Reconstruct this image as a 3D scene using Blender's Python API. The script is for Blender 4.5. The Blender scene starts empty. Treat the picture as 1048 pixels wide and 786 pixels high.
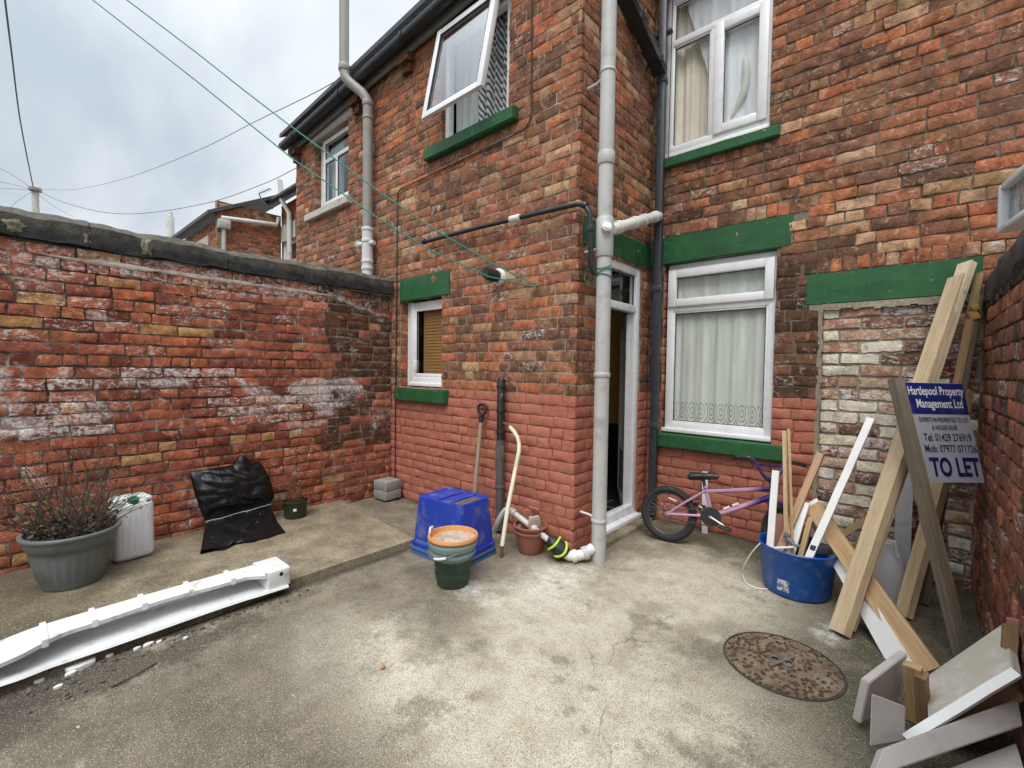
import bpy, bmesh, math, random
from mathutils import Vector as V, Matrix, noise

S = bpy.context.scene
COL = S.collection
R = math.radians
PI = math.pi

# ------------------------------------------------------------------ camera, sky, sun, exposure
YAW, PITCH, ROLL, FPX, EYE = R(41.45866), R(1.83406), R(0.77267), 461.87, 1.4
cy_, sy_ = math.cos(YAW), math.sin(YAW)
FWD = V((-sy_*math.cos(PITCH), cy_*math.cos(PITCH), -math.sin(PITCH)))
_r = V((cy_, sy_, 0)); _u = _r.cross(FWD)
RIGHT = math.cos(ROLL)*_r + math.sin(ROLL)*_u
UP = -math.sin(ROLL)*_r + math.cos(ROLL)*_u
EYEP = V((0, 0, EYE))
cd = bpy.data.cameras.new('camera'); cam = bpy.data.objects.new('camera', cd); COL.objects.link(cam)
cd.sensor_width = 36; cd.sensor_fit = 'HORIZONTAL'; cd.lens = FPX/1048*36
cd.clip_start = .02; cd.clip_end = 800
cam.matrix_world = Matrix(((RIGHT.x, UP.x, -FWD.x, 0), (RIGHT.y, UP.y, -FWD.y, 0), (RIGHT.z, UP.z, -FWD.z, EYE), (0, 0, 0, 1)))
S.camera = cam

SUN_EL, SUN_AZ = R(56), R(155)           # azimuth from +Y clockwise
sd = bpy.data.lights.new('sun', 'SUN'); sun = bpy.data.objects.new('sun', sd); COL.objects.link(sun)
sd.energy = 1.5; sd.angle = R(34); sd.color = (1, .94, .86)
sdir = V((math.sin(SUN_AZ)*math.cos(SUN_EL), math.cos(SUN_AZ)*math.cos(SUN_EL), math.sin(SUN_EL)))
sun.rotation_euler = sdir.to_track_quat('Z', 'Y').to_euler(); sun.location = (0, -4, 12)

W = bpy.data.worlds.new('World'); S.world = W; W.use_nodes = True
nt = W.node_tree; nt.nodes.clear()
def wn(t, **k):
    n = nt.nodes.new(t)
    for a, b in k.items(): setattr(n, a, b)
    return n
def wmath(op, a, b=None):
    n = wn('ShaderNodeMath', operation=op)
    for i, v in enumerate((a, b)):
        if v is None: continue
        if isinstance(v, (int, float)): n.inputs[i].default_value = v
        else: nt.links.new(v, n.inputs[i])
    return n.outputs[0]
tc = wn('ShaderNodeTexCoord'); sx = wn('ShaderNodeSeparateXYZ'); nt.links.new(tc.outputs['Generated'], sx.inputs[0])
zc = wmath('MAXIMUM', sx.outputs[2], 0.0)
den = wmath('ADD', zc, .22)
cmb = wn('ShaderNodeCombineXYZ')
nt.links.new(wmath('DIVIDE', sx.outputs[0], den), cmb.inputs[0]); nt.links.new(wmath('DIVIDE', sx.outputs[1], den), cmb.inputs[1])
mp = wn('ShaderNodeMapping'); mp.inputs['Scale'].default_value = (1.0, 1.9, 1); mp.inputs['Rotation'].default_value = (0, 0, .5)
nt.links.new(cmb.outputs[0], mp.inputs[0])
cn = wn('ShaderNodeTexNoise'); cn.inputs['Scale'].default_value = .95; cn.inputs['Detail'].default_value = 7; cn.inputs['Roughness'].default_value = .52
cn.inputs['Distortion'].default_value = .35
nt.links.new(mp.outputs[0], cn.inputs['Vector'])
cr = wn('ShaderNodeValToRGB'); cr.color_ramp.elements[0].position = .34; cr.color_ramp.elements[1].position = .66
cr.color_ramp.elements[0].color = (.54, .62, .70, 1); cr.color_ramp.elements[1].color = (.92, .95, .985, 1)
nt.links.new(cn.outputs[0], cr.inputs[0])
# overcast sky, brighter overhead; the strong cap above the view is added for light
gr = wn('ShaderNodeMapRange'); gr.inputs[1].default_value = .05; gr.inputs[2].default_value = .66; gr.inputs[3].default_value = .68; gr.inputs[4].default_value = .92
nt.links.new(zc, gr.inputs[0])
g2 = wn('ShaderNodeMapRange', interpolation_type='SMOOTHSTEP'); g2.inputs[1].default_value = .66; g2.inputs[2].default_value = .92; g2.inputs[3].default_value = 0; g2.inputs[4].default_value = 2.3
nt.links.new(zc, g2.inputs[0]); gsum = wmath('ADD', gr.outputs[0], g2.outputs[0])
vm = wn('ShaderNodeVectorMath', operation='SCALE'); nt.links.new(cr.outputs[0], vm.inputs[0]); nt.links.new(gsum, vm.inputs['Scale'])
sky = wn('ShaderNodeTexSky', sky_type='NISHITA'); sky.sun_disc = False; sky.sun_elevation = SUN_EL; sky.sun_rotation = SUN_AZ
b1 = wn('ShaderNodeBackground'); nt.links.new(sky.outputs[0], b1.inputs[0]); b1.inputs[1].default_value = .05
b2 = wn('ShaderNodeBackground'); nt.links.new(vm.outputs[0], b2.inputs[0]); b2.inputs[1].default_value = 1.0
mx = wn('ShaderNodeMixShader'); mx.inputs[0].default_value = .9
nt.links.new(b1.outputs[0], mx.inputs[1]); nt.links.new(b2.outputs[0], mx.inputs[2])
wo = wn('ShaderNodeOutputWorld'); nt.links.new(mx.outputs[0], wo.inputs[0])

S.view_settings.view_transform = 'Standard'; S.view_settings.look = 'None'
S.view_settings.exposure = 0.5; S.view_settings.gamma = 1
S.view_settings.use_curve_mapping = False
S.render.engine = 'CYCLES'
S.cycles.max_bounces = 8; S.cycles.transparent_max_bounces = 12
try: S.cycles.use_denoising = True
except Exception: pass

# ------------------------------------------------------------------ survey of the photograph: pixel -> point on a real plane
def ray(x, y): return RIGHT*((x-524)/FPX) - UP*((y-393)/FPX) + FWD
def onz(x, y, z=0.0): d = ray(x, y); return EYEP + d*((z-EYE)/d.z)
def onx(x, y, X): d = ray(x, y); return EYEP + d*(X/d.x)
def ony(x, y, Y): d = ray(x, y); return EYEP + d*(Y/d.y)

# the place: walls run along X and Y, metres
YA, YB, XR, XL, XW = 2.865, 4.11, -1.891, -4.307, .338
CH = .0863          # brick course
ZP = CH*14 - .004   # top of the painted dado

# ------------------------------------------------------------------ materials
def lin(c): c /= 255.; return c/12.92 if c <= .04045 else ((c+.055)/1.055)**2.4
def sr(r, g, b, k=1.0): return (lin(r)*k, lin(g)*k, lin(b)*k)
def br(r, g, b, k=1.0, s=.15):
    c = (lin(r), lin(g), lin(b)*.80); l = .3*c[0]+.55*c[1]+.15*c[2]
    return tuple((x*(1-s)+l*s)*k for x in c)
def c4(c, a=1): return (c[0], c[1], c[2], a)
class NT:
    def __init__(s, name):
        s.m = bpy.data.materials.new(name); s.m.use_nodes = True
        s.t = s.m.node_tree; s.t.nodes.clear()
        s.out = s.n('ShaderNodeOutputMaterial'); s.p = s.n('ShaderNodeBsdfPrincipled')
        s.l(s.p.outputs[0], s.out.inputs[0])
    def n(s, t, **k):
        n = s.t.nodes.new(t)
        for a, b in k.items(): setattr(n, a, b)
        return n
    def l(s, a, b): s.t.links.new(a, b)
    def put(s, v, sock):
        if hasattr(v, 'links') or hasattr(v, 'is_output'): s.l(v, sock)
        elif isinstance(v, tuple) and len(v) == 3 and sock.type == 'RGBA': sock.default_value = c4(v)
        else: sock.default_value = v
    def noise(s, scale, detail=5, rough=.55, vec=None, dist=0, dim='3D'):
        n = s.n('ShaderNodeTexNoise'); n.inputs['Scale'].default_value = scale; n.inputs['Detail'].default_value = detail
        n.inputs['Roughness'].default_value = rough; n.inputs['Distortion'].default_value = dist
        s.l(vec if vec else s.obj(), n.inputs['Vector']); return n.outputs[0]
    def vor(s, scale, vec=None, out='Distance', feature='F1'):
        n = s.n('ShaderNodeTexVoronoi', feature=feature); n.inputs['Scale'].default_value = scale
        s.l(vec if vec else s.obj(), n.inputs['Vector']); return n.outputs[out]
    def obj(s): 
        if not hasattr(s, '_o'): s._o = s.n('ShaderNodeTexCoord').outputs['Object']
        return s._o
    def pos(s):
        if not hasattr(s, '_p'): s._p = s.n('ShaderNodeNewGeometry').outputs['Position']
        return s._p
    def xyz(s, v):
        n = s.n('ShaderNodeSeparateXYZ'); s.l(v, n.inputs[0]); return n.outputs
    def mapping(s, v, scale=(1, 1, 1), loc=(0, 0, 0), rot=(0, 0, 0)):
        n = s.n('ShaderNodeMapping'); n.inputs['Scale'].default_value = scale; n.inputs['Location'].default_value = loc; n.inputs['Rotation'].default_value = rot
        s.l(v, n.inputs[0]); return n.outputs[0]
    def rng(s, v, a, b, lo=0., hi=1., smooth=False):
        n = s.n('ShaderNodeMapRange'); n.inputs[1].default_value = a; n.inputs[2].default_value = b; n.inputs[3].default_value = lo; n.inputs[4].default_value = hi
        if smooth: n.interpolation_type = 'SMOOTHSTEP'
        s.l(v, n.inputs[0]); return n.outputs[0]
    def math(s, op, a, b=None, c=None):
        n = s.n('ShaderNodeMath', operation=op)
        for i, v in enumerate((a, b, c)):
            if v is not None: s.put(v, n.inputs[i])
        return n.outputs[0]
    def mix(s, f, a, b, mode='MIX'):
        n = s.n('ShaderNodeMix', data_type='RGBA', blend_type=mode)
        s.put(f, n.inputs[0]); s.put(a, n.inputs[6]); s.put(b, n.inputs[7]); return n.outputs[2]
    def mulc(s, c, f):  # colour times value
        n = s.n('ShaderNodeVectorMath', operation='SCALE')
        if isinstance(c, tuple): n.inputs[0].default_value = c
        else: s.l(c, n.inputs[0])
        s.l(f, n.inputs['Scale']); return n.outputs[0]
    def bump(s, h, strength=.4, dist=.004, prev=None):
        n = s.n('ShaderNodeBump'); n.inputs['Strength'].default_value = strength; n.inputs['Distance'].default_value = dist
        s.l(h, n.inputs['Height'])
        if prev: s.l(prev, n.inputs['Normal'])
        return n.outputs[0]
    def set(s, color=None, rough=None, normal=None, **k):
        if color is not None: s.put(color, s.p.inputs['Base Color'])
        if rough is not None: s.put(rough, s.p.inputs['Roughness'])
        if normal is not None: s.l(normal, s.p.inputs['Normal'])
        for a, b in k.items(): s.put(b, s.p.inputs[a.replace('_', ' ')])
        return s.m

_mc = {}
def plain(name, col, rough=.5, var=.12, scale=9, bump=.08, bscale=90, dirt=None, dirtamt=.35, dscale=5, dlo=.52, dhi=.72, metal=0, spec=.5):
    """everyday surface: base colour with slow variation, optional dirt blotches, fine bump"""
    if name in _mc: return _mc[name]
    t = NT(name)
    f = t.rng(t.noise(scale, 6), .3, .7, 1-var, 1+var)
    c = t.mulc(col, f)
    if dirt:
        m = t.rng(t.noise(dscale, 8, .65), dlo, dhi, 0, dirtamt, True)
        c = t.mix(m, c, dirt)
    r = t.rng(t.noise(scale*2, 4), .3, .7, max(0, rough-.1), min(1, rough+.1))
    t.set(c, r, t.bump(t.noise(bscale, 4), bump, .003) if bump else None, Metallic=metal)
    t.p.inputs['Specular IOR Level'].default_value = spec
    _mc[name] = t.m
    return t.m

def bloom_mask(t, P, amt):
    z = t.xyz(P)[2]
    big = t.noise(2.0, 9, .68, t.mapping(P, (1, 1, 1.6), (0, .7, .3)), .4)
    b1 = t.rng(t.math('ABSOLUTE', t.math('SUBTRACT', z, 1.10)), .42, .10, 0, .11)
    b2 = t.rng(z, 1.75, 2.15, 0, .09)
    m = t.rng(t.math('ADD', big, t.math('MAXIMUM', b1, b2)),  .60, .68, 0, 1, True)
    return t.math('MULTIPLY', t.math('MULTIPLY', m, t.rng(t.noise(48, 7, .75, P), .36, .60)), amt)
def brick_mat(name, soot=.5, soot_lo=.55, soot_hi=.78, white=(.62, .57, .54), rough=.85, glossy=False, painted_to=None, bloom=0, wear=(.56, .38, .27)):
    t = NT(name)
    at = t.n('ShaderNodeVertexColor', layer_name='Col'); col, al = at.outputs[0], at.outputs[1]
    P = t.pos()
    f1 = t.rng(t.noise(14, 9, .70, P), .30, .70, .42, 1.50)
    if painted_to is not None: f1 = t.math('ADD', 1.0, t.math('MULTIPLY', t.math('SUBTRACT', f1, 1.0), t.rng(t.xyz(P)[2], painted_to-.004, painted_to+.004, .22, 1)))
    f2 = t.rng(t.noise(120, 5, .65, P), .3, .7, .80, 1.20)
    c = t.mulc(col, t.math('MULTIPLY', f1, f2))
    wm = t.rng(t.noise(19, 7, .66, P, .9), .575, .605, 0, .80, True)
    lightc = t.mix(.45, t.mulc(col, 1.5 if False else t.rng(t.noise(6, 3, .5, P), .3, .7, 1.2, 1.7)), wear)
    if painted_to is not None: wm = t.math('MULTIPLY', wm, t.rng(t.xyz(P)[2], painted_to-.004, painted_to+.004, .12, 1))
    c = t.mix(wm, c, lightc)
    sm = t.rng(t.noise(2.6, 9, .66, P), soot_lo, soot_hi, 0, soot, True)
    spk = t.rng(t.noise(30, 8, .72, P, .4), .56, .68, 0, .75, True)
    dark = t.math('MAXIMUM', sm, t.math('MULTIPLY', spk, .9))
    if painted_to is not None:
        above = t.rng(t.xyz(P)[2], painted_to-.004, painted_to+.004)
        dark = t.math('MULTIPLY', dark, t.rng(above, 0, 1, .35, 1))
    c = t.mix(dark, c, (.032, .024, .021))
    em = t.rng(t.noise(26, 10, .78, t.mapping(P, (1, 1, 1.6)), .5), .66, .36, 0, 1)
    em = t.math('MULTIPLY', t.rng(t.math('ADD', t.math('MULTIPLY', al, .9), t.math('MULTIPLY', t.math('SUBTRACT', em, .5), 1.5)), .34, .74, 0, 1), t.rng(al, .02, .2))
    c = t.mix(t.math('MULTIPLY', em, .80), c, white)
    if bloom: c = t.mix(bloom_mask(t, P, bloom), c, white)
    h = t.math('ADD', t.noise(60, 6, .65, P), t.math('MULTIPLY', t.noise(210, 3, .6, P), .4))
    rg = t.rng(t.noise(9, 3, .5, P), .35, .65, rough-.45 if glossy else rough-.1, rough)
    return t.set(c, rg, t.bump(h, .85, .007), Specular_IOR_Level=.5 if glossy else .12)

def mortar_mat(name, base, dark, paint=None, white=0, pale_from=None):
    t = NT(name); P = t.pos()
    c = t.mix(t.rng(t.noise(3.1, 7, .6, P), .36, .64), dark, base)
    c = t.mulc(c, t.rng(t.noise(60, 5, .65, P), .3, .7, .65, 1.3))
    if white:
        c = t.mix(t.rng(t.noise(2.4, 8, .62, P), .54, .64, 0, white), c, (.55, .52, .47))
    if pale_from is not None:
        yy = t.math('ADD', t.xyz(P)[1], t.math('MULTIPLY', t.noise(3, 4, .6, P), .3))
        c = t.mix(t.rng(yy, pale_from+.1, pale_from+.25, 0, .8), c, t.mulc((.40, .36, .30), t.rng(t.noise(50, 5, .65, P), .3, .7, .7, 1.2)))
        band = t.math('ABSOLUTE', t.math('SUBTRACT', t.xyz(P)[2], 1.08))
        c = t.mix(t.math('MULTIPLY', t.rng(band, .30, .12), t.rng(t.noise(3.4, 7, .62, P), .50, .58, 0, .85)), c, (.58, .55, .51))
    if pale_from is not None: c = t.mix(bloom_mask(t, P, .95), c, (.66, .62, .58))
    if paint:
        below = t.rng(t.xyz(P)[2], ZP+.003, ZP-.003)
        c = t.mix(below, c, paint)
    return t.set(c, .95, t.bump(t.noise(130, 5, .65, P), .7, .004), Specular_IOR_Level=.2)

def wood_mat(name, light, dark, grey=0, knots=True, rough=.7):
    t = NT(name); O = t.obj()
    st = t.mapping(O, (16, 16, .8))
    g = t.noise(3.2, 5, .6, st, .6)
    c = t.mix(t.rng(g, .32, .68), light, dark)
    fine = t.noise(9, 4, .6, t.mapping(O, (30, 30, 1.2)))
    c = t.mulc(c, t.rng(fine, .3, .7, .82, 1.14))
    if knots:
        k = t.vor(3.4, t.mapping(O, (2.2, 2.2, 1.0)))
        c = t.mix(t.rng(k, .10, .05, 0, .7, True), c, tuple(x*.35 for x in dark))
    if grey:
        c = t.mix(t.rng(t.noise(4, 8, .65, t.mapping(O, (3, 3, 1))), .40, .62, 0, grey), c, (.13, .12, .10))
    c = t.mix(t.rng(t.noise(7, 6, .6, O), .6, .72, 0, .3), c, (.12, .09, .06))
    c = t.mix(t.rng(t.noise(5, 7, .7, t.mapping(O, (.6, .6, 6))), .62, .68, 0, .38), c, (.16, .125, .085))
    c = t.mix(t.rng(t.noise(2.5, 6, .65, O), .45, .7, 0, .3), c, (.28, .235, .17))
    return t.set(c, rough, t.bump(fine, .25, .002), Specular_IOR_Level=.3)

def green_mat(name, flake):
    t = NT(name); P = t.pos()
    c = t.mix(t.rng(t.noise(5, 7, .62, P), .34, .66), sr(38, 90, 53, .80), sr(48, 108, 64, .80))
    c = t.mulc(c, t.rng(t.noise(12, 5, .6, t.mapping(P, (.5, .5, 6))), .3, .7, .86, 1.12))
    run = t.rng(t.noise(5, 6, .65, t.mapping(P, (7, 7, .7))), .56, .70, 0, .45, True)
    c = t.mix(run, c, (.085, .095, .06))
    fl = t.rng(t.noise(19, 8, .72, P), .635, .65, 0, flake)
    c = t.mix(fl, c, t.mix(t.rng(t.noise(60, 4, .6, P), .4, .6), (.20, .17, .12), (.42, .38, .30)))
    sp = t.rng(t.vor(26, P), .085, .06, 0, .35); c = t.mix(sp, c, (.40, .44, .38))
    return t.set(c, t.rng(t.noise(20, 5, .6, P), .3, .7, .38, .62), t.bump(t.math('ADD', t.math('MULTIPLY', t.noise(55, 6, .65, P), .6), t.math('MULTIPLY', fl, -.8)), .35, .004), Specular_IOR_Level=.4)
GREEN = green_mat('green_paint', .75)
UPVC = plain('white_upvc', (.80, .81, .83), .28, .04, 5, 0, dirt=(.42, .41, .38), dirtamt=.22, dscale=6, dlo=.5, dhi=.75)
GREYPIPE = plain('grey_pipe_plastic', (.47, .47, .455), .42, .07, 6, .05, dirt=(.22, .21, .19), dirtamt=.5, dscale=9, dlo=.5, dhi=.7)
BLACKPL = plain('black_plastic', (.018, .020, .024), .38, .2, 8, .05, dirt=(.10, .10, .10), dirtamt=.25)
SLATEPL = plain('dark_grey_plastic', (.035, .041, .052), .42, .15, 8, .04, dirt=(.11, .11, .11), dirtamt=.3)
WHITEPAINT = plain('white_painted_timber', (.76, .76, .74), .45, .05, 7, .1, 50, dirt=(.42, .38, .31), dirtamt=.3)
def coping_mat():
    t = NT('weathered_coping_stone'); P = t.pos(); z = t.xyz(P)[2]
    n = t.noise(6, 9, .68, P)
    c = t.mix(t.rng(n, .38, .62), (.020, .021, .023), (.060, .060, .060))
    topm = t.rng(t.math('ADD', z, t.math('MULTIPLY', t.noise(9, 6, .65, P), .10)), 2.30, 2.36)
    c = t.mix(t.math('MULTIPLY', topm, .85), c, t.mix(t.rng(t.noise(14, 7, .7, P), .35, .65), (.060, .056, .048), (.17, .155, .125)))
    li = t.rng(t.noise(3.3, 8, .7, P), .62, .68, 0, .8, True)
    c = t.mix(li, c, t.mix(t.rng(t.noise(30, 5, .7, P), .4, .6), (.10, .10, .075), (.33, .31, .22)))
    c = t.mix(t.rng(t.noise(40, 7, .75, P), .63, .68, 0, .7), c, (.24, .24, .22))
    return t.set(c, .88, t.bump(t.math('ADD', t.noise(22, 8, .7, P), t.math('MULTIPLY', t.noise(90, 4, .6, P), .5)), .9, .014), Specular_IOR_Level=.2)
BLACKTAR = coping_mat()
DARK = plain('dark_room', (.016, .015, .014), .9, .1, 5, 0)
LEAD = plain('dull_lead', (.17, .17, .175), .6, .15, 8, .1)
SLATE = plain('slate_tiles', (.06, .062, .07), .6, .25, 9, .3, 30)
MWHITE = plain('dirty_white_plastic', (.70, .69, .66), .4, .06, 5, .05, dirt=(.30, .27, .22), dirtamt=.5, dscale=6, dlo=.5, dhi=.7)

def glass_mat(name, tint=(.9, .93, .92), clear=.86, rough=.02):
    t = NT(name); t.t.nodes.remove(t.p)
    tr = t.n('ShaderNodeBsdfTransparent'); tr.inputs[0].default_value = c4(tint)
    gl = t.n('ShaderNodeBsdfGlossy'); gl.inputs['Roughness'].default_value = rough; gl.inputs[0].default_value = (1, 1, 1, 1)
    lw = t.n('ShaderNodeFresnel'); lw.inputs[0].default_value = 1.5
    b = t.n('ShaderNodeBump'); b.inputs['Strength'].default_value = .03; b.inputs['Distance'].default_value = .01
    t.l(t.noise(2.2, 2, .5), b.inputs['Height']); t.l(b.outputs[0], gl.inputs['Normal'])
    f = t.math('MAXIMUM', t.math('ADD', t.math('MULTIPLY', lw.outputs[0], 1.5), 1-clear-.08), .01)
    f = t.math('MULTIPLY', f, t.math('SUBTRACT', 1.0, t.n('ShaderNodeNewGeometry').outputs['Backfacing']))
    m = t.n('ShaderNodeMixShader'); t.l(f, m.inputs[0]); t.l(tr.outputs[0], m.inputs[1]); t.l(gl.outputs[0], m.inputs[2])
    t.l(m.outputs[0], t.out.inputs[0]); return t.m
GLASS = glass_mat('window_glass', (.985, .99, .988), .975)
GLASSM = glass_mat('window_glass_reflecting', (.98, .985, .985), .93)
GLASSS = glass_mat('skylit_glass', (.88, .90, .90), .74)

def net_mat(name, col, lace_z=None, weave=.30):
    t = NT(name); t.t.nodes.remove(t.p)
    O = t.obj(); X = t.xyz(O)
    d = t.n('ShaderNodeBsdfDiffuse'); tl = t.n('ShaderNodeBsdfTranslucent'); tr = t.n('ShaderNodeBsdfTransparent')
    c = t.mulc(col, t.rng(t.noise(14, 5, .6, t.mapping(O, (1, 1, .12))), .3, .7, .85, 1.1))
    t.l(c, d.inputs[0]); t.l(c, tl.inputs[0])
    a = t.n('ShaderNodeMixShader'); a.inputs[0].default_value = .12
    t.l(d.outputs[0], a.inputs[1]); t.l(tl.outputs[0], a.inputs[2])
    hole = t.rng(t.noise(9, 3, .5, t.mapping(O, (1, 1, .25))), .3, .7, weave*.6, weave*1.4)
    if lace_z is not None:
        z0, z1 = lace_z
        inb = t.math('MULTIPLY', t.rng(X[2], z1+.002, z1-.002), t.rng(X[2], z0-.5, z0-.499))
        u = t.math('MULTIPLY', X[0], 1/.085)
        fr = t.math('SUBTRACT', t.math('FRACT', u), .5)
        zz = t.math('DIVIDE', t.math('SUBTRACT', X[2], (z0+z1)/2+.012), (z1-z0)*1.1)
        rr = t.math('SQRT', t.math('ADD', t.math('MULTIPLY', fr, fr), t.math('MULTIPLY', zz, zz)))
        ring = t.math('SINE', t.math('MULTIPLY', rr, 30))
        v = t.vor(120, t.mapping(O, (1, .01, 1)))
        lace = t.math('MAXIMUM', t.rng(ring, -.1, .1), t.rng(v, .35, .25))
        hole = t.math('ADD', t.math('MULTIPLY', hole, t.math('SUBTRACT', 1, inb)), t.math('MULTIPLY', inb, t.rng(lace, 0, 1, .42, .0)))
    m = t.n('ShaderNodeMixShader'); t.put(hole, m.inputs[0])
    t.l(a.outputs[0], m.inputs[1]); t.l(tr.outputs[0], m.inputs[2])
    t.l(m.outputs[0], t.out.inputs[0]); return t.m

# ------------------------------------------------------------------ object helpers
BASE = {}
def tag(o, label=None, cat=None, group=None, kind=None):
    if label: o['label'] = label
    if cat: o['category'] = cat
    if group: o['group'] = group
    if kind: o['kind'] = kind
    return o
def thing(name, label, cat, loc=(0, 0, 0), group=None, mat=None):
    """Empty at the thing's base; with mat given its children are built in local space"""
    o = bpy.data.objects.new(name, None); COL.objects.link(o); o.empty_display_size = .1
    if mat is not None: o.matrix_world = mat; BASE[o.name] = V((0, 0, 0))
    else: o.location = loc; BASE[o.name] = V(loc)
    return tag(o, label, cat, group)
def link(name, me, parent=None, origin=None):
    o = bpy.data.objects.new(name, me); COL.objects.link(o)
    if parent is not None:
        o.parent = parent; b = BASE[parent.name]
        me.transform(Matrix.Translation(-b)); BASE[o.name] = b
    elif origin is not None:
        me.transform(Matrix.Translation(-V(origin))); o.location = origin; BASE[o.name] = V(origin)
    else: BASE[o.name] = V((0, 0, 0))
    return o

class MB:
    def __init__(s): s.bm = bmesh.new()
    def box(s, c, size, rot=None, bev=0, seg=2):
        M = Matrix.Translation(V(c))
        if rot is not None: M = M @ rot.to_4x4()
        vs = bmesh.ops.create_cube(s.bm, size=1, matrix=M @ Matrix.Diagonal((*size, 1)))['verts']
        if bev:
            es = list({e for v in vs for e in v.link_edges})
            bmesh.ops.bevel(s.bm, geom=es, offset=bev, segments=seg, affect='EDGES', profile=.5)
        return s
    def quad(s, pts): s.bm.faces.new([s.bm.verts.new(p) for p in pts]); return s
    def tube(s, path, r, seg=12, cap=True, radii=None, closed=False):
        P = [V(p) for p in path]; n = len(P); rings = []
        up = None
        for i, p in enumerate(P):
            if closed: t = (P[(i+1) % n]-P[i-1])
            else: t = (P[min(i+1, n-1)]-P[max(i-1, 0)])
            t.normalize()
            if up is None:
                up = V((0, 0, 1)) if abs(t.z) < .9 else V((1, 0, 0))
            x = up - t*up.dot(t)
            if x.length < 1e-6: x = t.orthogonal()
            x.normalize(); up = x; y = t.cross(x)
            rr = radii[i] if radii else r
            rings.append([s.bm.verts.new(p + (x*math.cos(2*PI*k/seg)+y*math.sin(2*PI*k/seg))*rr) for k in range(seg)])
        m = n if closed else n-1
        for i in range(m):
            a, b = rings[i], rings[(i+1) % n]
            for k in range(seg): s.bm.faces.new((a[k], a[(k+1) % seg], b[(k+1) % seg], b[k]))
        if cap and not closed:
            s.bm.faces.new(list(reversed(rings[0]))); s.bm.faces.new(rings[-1])
        return s
    def lathe(s, prof, c=(0, 0, 0), seg=40, mod=None, sx=1, sy=1, M=None):
        """prof: (r, z) list; closed to the axis where r == 0"""
        c = V(c); rings = []
        for (r, z) in prof:
            if r <= 1e-6: rings.append([s.bm.verts.new(c+V((0, 0, z)) if M is None else M @ V((0, 0, z)))]); continue
            ring = []
            for k in range(seg):
                a = 2*PI*k/seg; rr = r*(mod(a, z) if mod else 1)
                p = V((rr*math.cos(a)*sx, rr*math.sin(a)*sy, z))
                ring.append(s.bm.verts.new(c+p if M is None else M @ p))
            rings.append(ring)
        for a, b in zip(rings, rings[1:]):
            if len(a) == 1 and len(b) == 1: continue
            for k in range(seg):
                k2 = (k+1) % seg
                if len(a) == 1: s.bm.faces.new((a[0], b[k2], b[k]))
                elif len(b) == 1: s.bm.faces.new((a[k], a[k2], b[0]))
                else: s.bm.faces.new((a[k], a[k2], b[k2], b[k]))
        return s
    def grid(s, f, nu, nv):
        g = [[s.bm.verts.new(f(i/nu, j/nv)) for j in range(nv+1)] for i in range(nu+1)]
        for i in range(nu):
            for j in range(nv): s.bm.faces.new((g[i][j], g[i+1][j], g[i+1][j+1], g[i][j+1]))
        return s
    def prism(s, poly, a, b):
        """poly of 3-D points swept by vector from a-offset to b-offset"""
        A = [s.bm.verts.new(V(p)+V(a)) for p in poly]; B = [s.bm.verts.new(V(p)+V(b)) for p in poly]
        n = len(poly)
        s.bm.faces.new(list(reversed(A))); s.bm.faces.new(B)
        for i in range(n): s.bm.faces.new((A[i], A[(i+1) % n], B[(i+1) % n], B[i]))
        return s
    def build(s, name, mats, parent=None, origin=None, ang=35, smooth=True):
        bmesh.ops.recalc_face_normals(s.bm, faces=s.bm.faces)
        me = bpy.data.meshes.new(name); s.bm.to_mesh(me); s.bm.free()
        for m in (mats if isinstance(mats, (list, tuple)) else [mats]): me.materials.append(m)
        if smooth:
            me.shade_smooth(); me.set_sharp_from_angle(angle=R(ang))
        return link(name, me, parent, origin)

class Plane:
    def __init__(s, o, u, n): s.o, s.u, s.n = V(o), V(u), V(n)
    def __call__(s, u, z, d=0.0): return s.o + s.u*u + s.n*d + V((0, 0, z))
    def rot(s): return Matrix((s.u, s.n, V((0, 0, 1)))).transposed()
PA = Plane((0, YA, 0), (1, 0, 0), (0, -1, 0))
PB = Plane((0, YB, 0), (1, 0, 0), (0, -1, 0))
PR = Plane((XR, 0, 0), (0, 1, 0), (1, 0, 0))
PL = Plane((XL, 0, 0), (0, 1, 0), (1, 0, 0))
PW = Plane((XW, 0, 0), (0, 1, 0), (-1, 0, 0))
def pbox(mb, pl, u0, u1, z0, z1, d0, d1, bev=0):
    mb.box(pl((u0+u1)/2, (z0+z1)/2, (d0+d1)/2), (abs(u1-u0), abs(d1-d0), abs(z1-z0)), pl.rot(), bev); return mb
def pframe(mb, pl, u0, u1, z0, z1, w, d0, d1, bev=.006):
    pbox(mb, pl, u0, u0+w, z0, z1, d0, d1, bev); pbox(mb, pl, u1-w, u1, z0, z1, d0, d1, bev)
    pbox(mb, pl, u0+w-.001, u1-w+.001, z0, z0+w, d0+.001, d1-.001, bev); pbox(mb, pl, u0+w-.001, u1-w+.001, z1-w, z1, d0+.001, d1-.001, bev); return mb

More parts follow.
